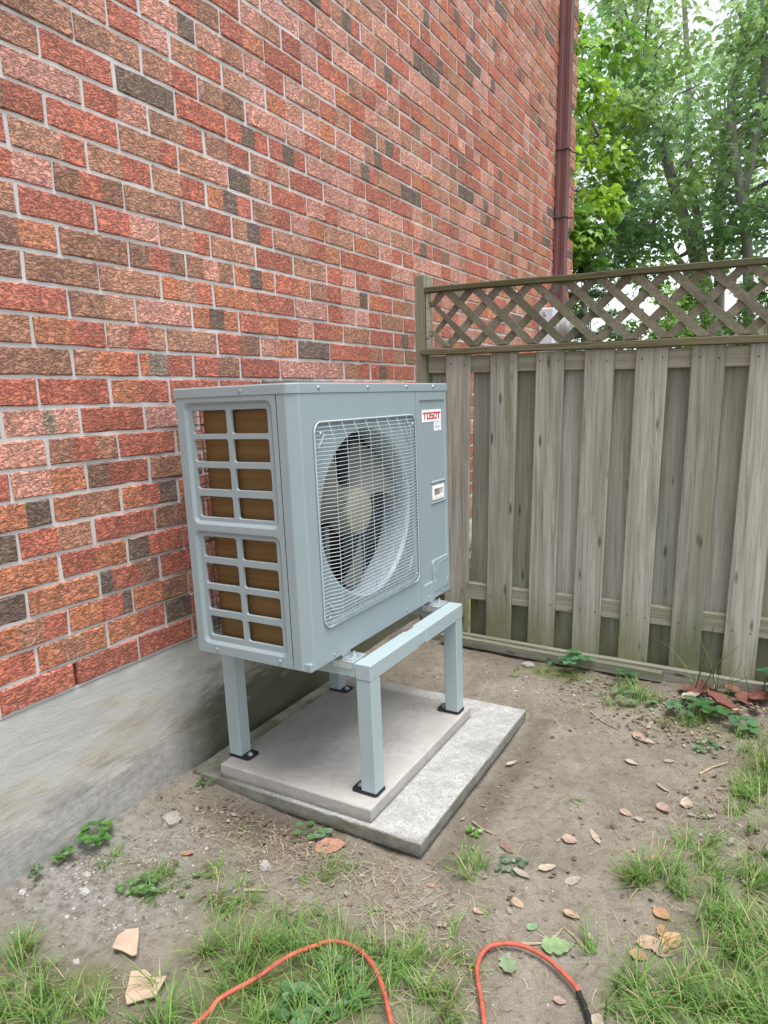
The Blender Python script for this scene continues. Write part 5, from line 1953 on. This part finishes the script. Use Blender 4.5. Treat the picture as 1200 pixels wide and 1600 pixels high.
cord = thing('extension_cord', 'orange extension cord looping over grass and soil with black taped end', 'cord', (1.0, -0.05, -0.5))
cz = lambda x, y, h=0.012: (x, y, ground_z(x, y) + h)
mb = MB()
hump = lambda i: 0.014 + (0.028 if 3 <= i <= 9 else 0.018 if i < 15 else 0.006)
mb.tube(crom([cz(x, y, hump(i)) for i, (x, y) in enumerate(cpts)]), 0.0056, 10)
mb.build('cable', M['cord'], cord, smooth=True)
mb = MB()
tp = crom([cz(1.441, 0.1205, 0.016), cz(1.4666, 0.0851, 0.012), cz(1.482, 0.0503, 0.012), cz(1.475, 0.015, 0.012), cz(1.45, -0.02, 0.012)], 5)
mb.tube(tp, [0.0068 + 0.0009 * math.sin(i * 2.1) for i in range(len(tp))], 10)
mb.build('black_tape', M['black'], cord, smooth=True)
mb = MB()
mb.tube(crom([cz(1.45, -0.02), cz(1.40, -0.12), cz(1.36, -0.30), cz(1.40, -0.5)], 5), 0.0049, 8)
mb.build('cable', M['cord'], cord, smooth=True)

# ------------------------------------------------------------------ trees and yard beyond the fence
def leaf_cloud(clumps, size, cols, seed, per, droop=0.35):
    r_ = np.random.default_rng(seed)
    V, F, C = [], [], []
    for (cx_, cy_, cz_, rad, dens) in clumps:
        n_ = max(6, int(per * dens))
        base = np.array(cols[r_.integers(len(cols))]) * r_.uniform(0.8, 1.2)
        for _ in range(n_):
            d = r_.normal(0, 1, 3)
            d /= np.linalg.norm(d) + 1e-6
            p = np.array([cx_, cy_, cz_]) + d * rad * np.array([1, 1, 0.75]) * r_.random() ** 0.45
            s = size * r_.uniform(0.6, 1.25)
            nrm = np.array([r_.normal(0, 0.6), r_.normal(0, 0.6), 1.0]) + d * 0.4
            nrm /= np.linalg.norm(nrm)
            a = np.cross(nrm, r_.normal(0, 1, 3))
            a /= np.linalg.norm(a) + 1e-6
            b = np.cross(nrm, a)
            o_ = len(V)
            tipd = np.array([0, 0, -droop * s])
            V += [tuple(p - a * s * 0.5), tuple(p - a * 0.12 * s - b * s * 0.48 + tipd * 0.5), tuple(p + a * 0.18 * s - b * s * 0.2), tuple(p + a * s * 0.55 + tipd), tuple(p + a * 0.18 * s + b * s * 0.2), tuple(p - a * 0.12 * s + b * s * 0.48 + tipd * 0.5)]
            F += [(o_, o_ + 1, o_ + 2), (o_, o_ + 2, o_ + 3), (o_, o_ + 3, o_ + 4), (o_, o_ + 4, o_ + 5)]
            c = base * r_.uniform(0.78, 1.25)
            C += [tuple(c)] * 6
    mb_ = MB()
    mb_.v, mb_.f, mb_.c = V, F, C
    return mb_


def clumps_in(box, n_, rad, seed, cut=0.0, ns=0.5, hole=None):
    r_ = np.random.default_rng(seed)
    out = []
    tries = 0
    while len(out) < n_ and tries < n_ * 40:
        tries += 1
        p = [r_.uniform(box[i][0], box[i][1]) for i in range(3)]
        e = sum(((p[i] - (box[i][0] + box[i][1]) / 2) / ((box[i][1] - box[i][0]) / 2)) ** 2 for i in range(3))
        if e > 1.15:
            continue
        if mnoise.noise(Vector(p) * ns + Vector((seed, 0, 0))) < cut:
            continue
        if hole and hole(p):
            continue
        out.append((p[0], p[1], p[2], rad * r_.uniform(0.7, 1.3), r_.uniform(0.6, 1.3)))
    return out


def tree(name, label, base, stems, clumps, size, cols, seed, per, group, twigs=True):
    t = thing(name, label, 'tree', base, group)
    mb_ = MB()
    r_ = random.Random(seed)
    nodes = []
    for pts, r0, r1 in stems:
        pp = crom(pts, 4)
        k_ = len(pp)
        mb_.tube(pp, [r0 + (r1 - r0) * i / (k_ - 1) for i in range(k_)], 9)
        nodes += [(p, r0 + (r1 - r0) * i / (k_ - 1)) for i, p in enumerate(pp) if i > k_ * 0.35]
    tk = mb_.build('trunk', M['bark'], t, smooth=True)
    if twigs:
        mb_ = MB()
        for (cx_, cy_, cz_, rad, dens) in clumps[::2]:
            c = Vector((cx_, cy_, cz_))
            nb = min(nodes, key=lambda q: (q[0] - c).length + max(0, q[0].z - c.z) * 1.5)[0]
            if (nb - c).length > 3.0:
                continue
            md = (nb + c) / 2 + Vector((r_.uniform(-0.1, 0.1), r_.uniform(-0.1, 0.1), 0.12 * (c - nb).length))
            mb_.tube([nb, md, c], [0.022, 0.013, 0.005], 5, cap=False)
        mb_.build('branches', M['bark'], t, smooth=True)['kind'] = 'stuff'
    leaf_cloud(clumps, size, cols, seed, per).build('crown', M['leaf'], t)
    return t


GREEN = [(0.20, 0.36, 0.19), (0.26, 0.43, 0.23), (0.33, 0.47, 0.32), (0.24, 0.40, 0.26), (0.32, 0.46, 0.22)]
FAR = [(0.30, 0.46, 0.33), (0.36, 0.51, 0.39), (0.33, 0.48, 0.33)]  # leaf greens paled, haze put into the colour of the distant crowns
LIME = [(0.25, 0.42, 0.06), (0.32, 0.48, 0.07), (0.21, 0.38, 0.07), (0.17, 0.34, 0.08)]
GT = 'trees behind the fence'
S1 = [
    ([(0.86, 9.1, -0.5), (0.83, 9.1, 0.6), (0.80, 9.05, 1.55), (0.66, 9.0, 2.2), (0.50, 9.0, 2.75), (0.34, 9.0, 3.2), (0.15, 8.95, 3.8), (-0.03, 8.9, 4.35), (-0.22, 8.9, 4.96), (-0.54, 8.8, 5.8), (-0.8, 8.7, 6.8)], 0.11, 0.035),
    ([(0.83, 9.1, 0.6), (0.82, 9.1, 1.6), (0.68, 9.05, 2.45), (0.55, 9.1, 3.06), (0.42, 9.1, 3.7), (0.36, 9.2, 4.6), (0.2, 9.3, 6.0)], 0.075, 0.028),
    ([(0.90, 9.1, 0.3), (0.90, 9.1, 1.6), (0.86, 9.1, 2.48), (0.80, 9.1, 3.05), (0.84, 9.2, 3.9), (0.95, 9.3, 5.0), (1.1, 9.3, 6.4)], 0.08, 0.028),
    ([(0.80, 9.05, 1.5), (0.60, 9.0, 2.1), (0.37, 8.9, 2.49), (0.03, 8.8, 2.9), (-0.27, 8.7, 3.26), (-0.6, 8.6, 3.9)], 0.06, 0.02),
]
BX = ((-1.5, 3.4), (6.9, 10.2), (2.3, 6.9))
tree('maple_tree', 'large grey barked maple with several stems directly behind the fence', (0.86, 9.1, -0.5), S1, clumps_in(BX, 170, 0.38, 3, 0.0, 0.9) + clumps_in(((-0.6, 0.3), (8.2, 9.4), (2.3, 3.6)), 16, 0.28, 5) + clumps_in(((-0.9, 2.0), (6.9, 8.4), (2.2, 4.4)), 34, 0.34, 6, -0.3, 0.9), 0.09, GREEN, 3, 66, GT)
S2 = [([(1.36, 8.2, -0.5), (1.33, 8.2, 1.0), (1.25, 8.2, 2.2), (1.15, 8.2, 2.9), (1.0, 8.2, 3.6), (0.95, 8.3, 4.2), (1.08, 8.3, 4.7), (0.80, 8.4, 5.4), (0.6, 8.5, 6.4)], 0.07, 0.03),
      ([(1.15, 8.2, 3.0), (1.28, 8.2, 4.0), (1.20, 8.2, 5.2), (1.3, 8.2, 6.5)], 0.05, 0.02)]
tree('slender_tree', 'slender dark stemmed tree behind the fence at the right picture edge', (1.36, 8.2, -0.5), S2, clumps_in(((0.6, 3.0), (7.4, 9.4), (2.0, 5.4)), 45, 0.36, 9, 0.0, 0.8), 0.09, GREEN, 9, 70, GT)
S3 = [([(-1.75, 7.3, -0.5), (-1.7, 7.3, 1.5), (-1.5, 7.2, 3.0), (-1.2, 7.1, 4.2)], 0.09, 0.03), ([(-1.65, 7.3, 2.0), (-1.1, 7.1, 2.7), (-0.55, 6.9, 3.2), (-0.1, 6.4, 3.35)], 0.04, 0.01), ([(-1.5, 7.2, 3.0), (-0.95, 7.0, 3.8), (-0.35, 6.4, 4.2)], 0.035, 0.01), ([(-1.7, 7.3, 1.2), (-1.1, 7.1, 1.9), (-0.5, 6.9, 2.2)], 0.035, 0.01)]
c3 = clumps_in(((-2.2, 0.22), (5.6, 7.4), (2.1, 4.6)), 80, 0.27, 12, -0.25, 0.9) + clumps_in(((-0.75, 0.02), (5.9, 6.7), (1.75, 2.6)), 14, 0.20, 14)
tree('young_maple', 'young lime green maple leaning out from behind the house corner', (-1.75, 7.3, -0.5), S3, c3, 0.105, LIME, 12, 58, GT)
S4 = [([(-3.2, 15.5, -0.5), (-3.1, 15.5, 2.0), (-2.9, 15.5, 4.5), (-2.8, 15.5, 7.5)], 0.16, 0.05)]
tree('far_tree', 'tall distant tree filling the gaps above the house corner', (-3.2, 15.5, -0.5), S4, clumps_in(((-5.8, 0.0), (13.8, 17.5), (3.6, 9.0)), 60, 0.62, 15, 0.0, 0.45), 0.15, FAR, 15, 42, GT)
S5 = [([(2.2, 16.5, -0.5), (2.25, 16.5, 2.0), (2.3, 16.5, 5.0), (2.1, 16.5, 8.0)], 0.16, 0.05)]
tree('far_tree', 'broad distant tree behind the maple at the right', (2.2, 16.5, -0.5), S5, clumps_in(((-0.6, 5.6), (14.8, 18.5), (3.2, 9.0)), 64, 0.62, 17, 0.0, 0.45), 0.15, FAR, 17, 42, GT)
S6 = [([(0.62, 12.3, -0.5), (0.62, 12.3, 1.5), (0.60, 12.3, 3.2), (0.55, 12.3, 5.0)], 0.11, 0.05)]
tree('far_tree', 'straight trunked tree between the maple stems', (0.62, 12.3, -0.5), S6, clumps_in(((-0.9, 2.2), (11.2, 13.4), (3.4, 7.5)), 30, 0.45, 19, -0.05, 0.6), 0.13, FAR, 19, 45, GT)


def bush(name, label, box, n_, rad, cols, seed, size, per, cat='shrub'):
    bx_, by_ = (box[0][0] + box[0][1]) / 2, (box[1][0] + box[1][1]) / 2
    t = thing(name, label, cat, (bx_, by_, -0.46), 'shrubs behind the fence')
    cl = clumps_in(box, n_, rad, seed, -0.5, 1.0)
    mb_ = MB()
    for (cx_, cy_, cz_, rd, dn) in cl[::2]:
        mb_.tube([(bx_ + (cx_ - bx_) * 0.15, by_, -0.48), ((bx_ + cx_) / 2, (by_ + cy_) / 2, cz_ * 0.5 - 0.2), (cx_, cy_, cz_)], [0.02, 0.013, 0.005], 5)
    mb_.build('stems', M['bark'], t)['kind'] = 'stuff'
    leaf_cloud(cl, size, cols, seed, per).build('foliage', M['leaf'], t)
    return t


bush('leafy_shrub', 'light green leafy shrub behind the middle of the lattice', ((-0.15, 1.0), (6.9, 8.0), (-0.3, 2.25)), 75, 0.22, [(0.22, 0.38, 0.12), (0.28, 0.44, 0.15), (0.18, 0.33, 0.10)], 23, 0.07, 60)
bush('leafy_shrub', 'green shrub behind the right end of the lattice', ((0.95, 2.6), (7.0, 8.0), (-0.3, 2.1)), 80, 0.24, [(0.13, 0.29, 0.08), (0.17, 0.33, 0.10)], 25, 0.07, 60)
bush('leafy_shrub', 'small bright shrub just right of the electric meter', ((-0.95, -0.25), (7.6, 8.6), (-0.3, 2.5)), 50, 0.22, [(0.22, 0.40, 0.08), (0.27, 0.44, 0.11)], 27, 0.07, 55)

# blue spruce: drooping whorls of needle sprays
sp = thing('blue_spruce', 'pale blue spruce with bushy needles behind the lattice', 'tree', (-0.24, 6.6, -0.46), GT)
mb = MB()
mb.tube([(-0.24, 6.6, -0.5), (-0.24, 6.6, 1.0), (-0.24, 6.6, 2.7)], [0.05, 0.03, 0.008], 7)
mb.build('trunk', M['bark'], sp)
mb = MB()
r = np.random.default_rng(40)
V, F, C = [], [], []
for lev in range(15):
    zc_ = -0.25 + 2.9 * lev / 14
    rad = 0.92 * (1 - lev / 15.5)
    nb = 12 if lev < 11 else 7
    for k_ in range(nb):
        a = 2 * math.pi * (k_ + 0.5 * (lev % 2)) / nb + r.normal(0, 0.1)
        L = rad * r.uniform(0.8, 1.12)
        for s in np.linspace(0.25, 1.0, max(3, int(L / 0.055))):
            c0 = np.array([-0.24 + L * s * math.cos(a), 6.6 + L * s * math.sin(a), zc_ - 0.10 * s * L + 0.05 * s * s])
            v = r.uniform(0.75, 1.2)
            colr = tuple(q * v for q in ((0.30, 0.43, 0.42) if r.random() < 0.7 else (0.18, 0.28, 0.26)))
            for _ in range(34):
                d = r.normal(0, 1, 3)
                d[2] = abs(d[2]) * 0.6 - 0.1
                d /= np.linalg.norm(d)
                w = np.cross(d, [0.3, 0.2, 1.0])
                w = w / (np.linalg.norm(w) + 1e-6) * 0.010
                tip = c0 + d * r.uniform(0.04, 0.075)
                o = len(V)
                V += [tuple(c0 - w), tuple(c0 + w), tuple(tip)]
                F.append((o, o + 1, o + 2))
                C += [colr] * 3
mb.v, mb.f, mb.c = V, F, C
mb.build('needles', M['leaf'], sp)

# neighbour's house glimpsed through the lattice
nh_ = thing('neighbour_house', 'pale house with grey roof glimpsed far behind the lattice', 'house', (0.4, 24.0, -0.5))
mb = MB()
mb.box(-1.4, 3.6, 23.0, 28.0, -0.6, 2.75)
mb.build('wall', M['housewall'], nh_)
mb = MB()
mb.add([(-1.8, 22.6, 2.72), (4.0, 22.6, 2.72), (4.0, 28.4, 2.72), (-1.8, 28.4, 2.72), (-1.8, 25.5, 4.0), (4.0, 25.5, 4.0), (-1.8, 22.6, 2.82), (4.0, 22.6, 2.82), (-1.8, 28.4, 2.82), (4.0, 28.4, 2.82)],
       [(0, 1, 2, 3), (6, 7, 5, 4), (8, 4, 5, 9), (0, 1, 7, 6), (3, 2, 9, 8), (0, 6, 4, 8, 3), (1, 2, 9, 5, 7)])
mb.build('roof', M['roof'], nh_)
mb = MB()
mb.cbox(0.3, 1.3, 22.97, 23.0, 0.9, 2.1, 0.01)
mb.build('window', M['glass'], nh_)
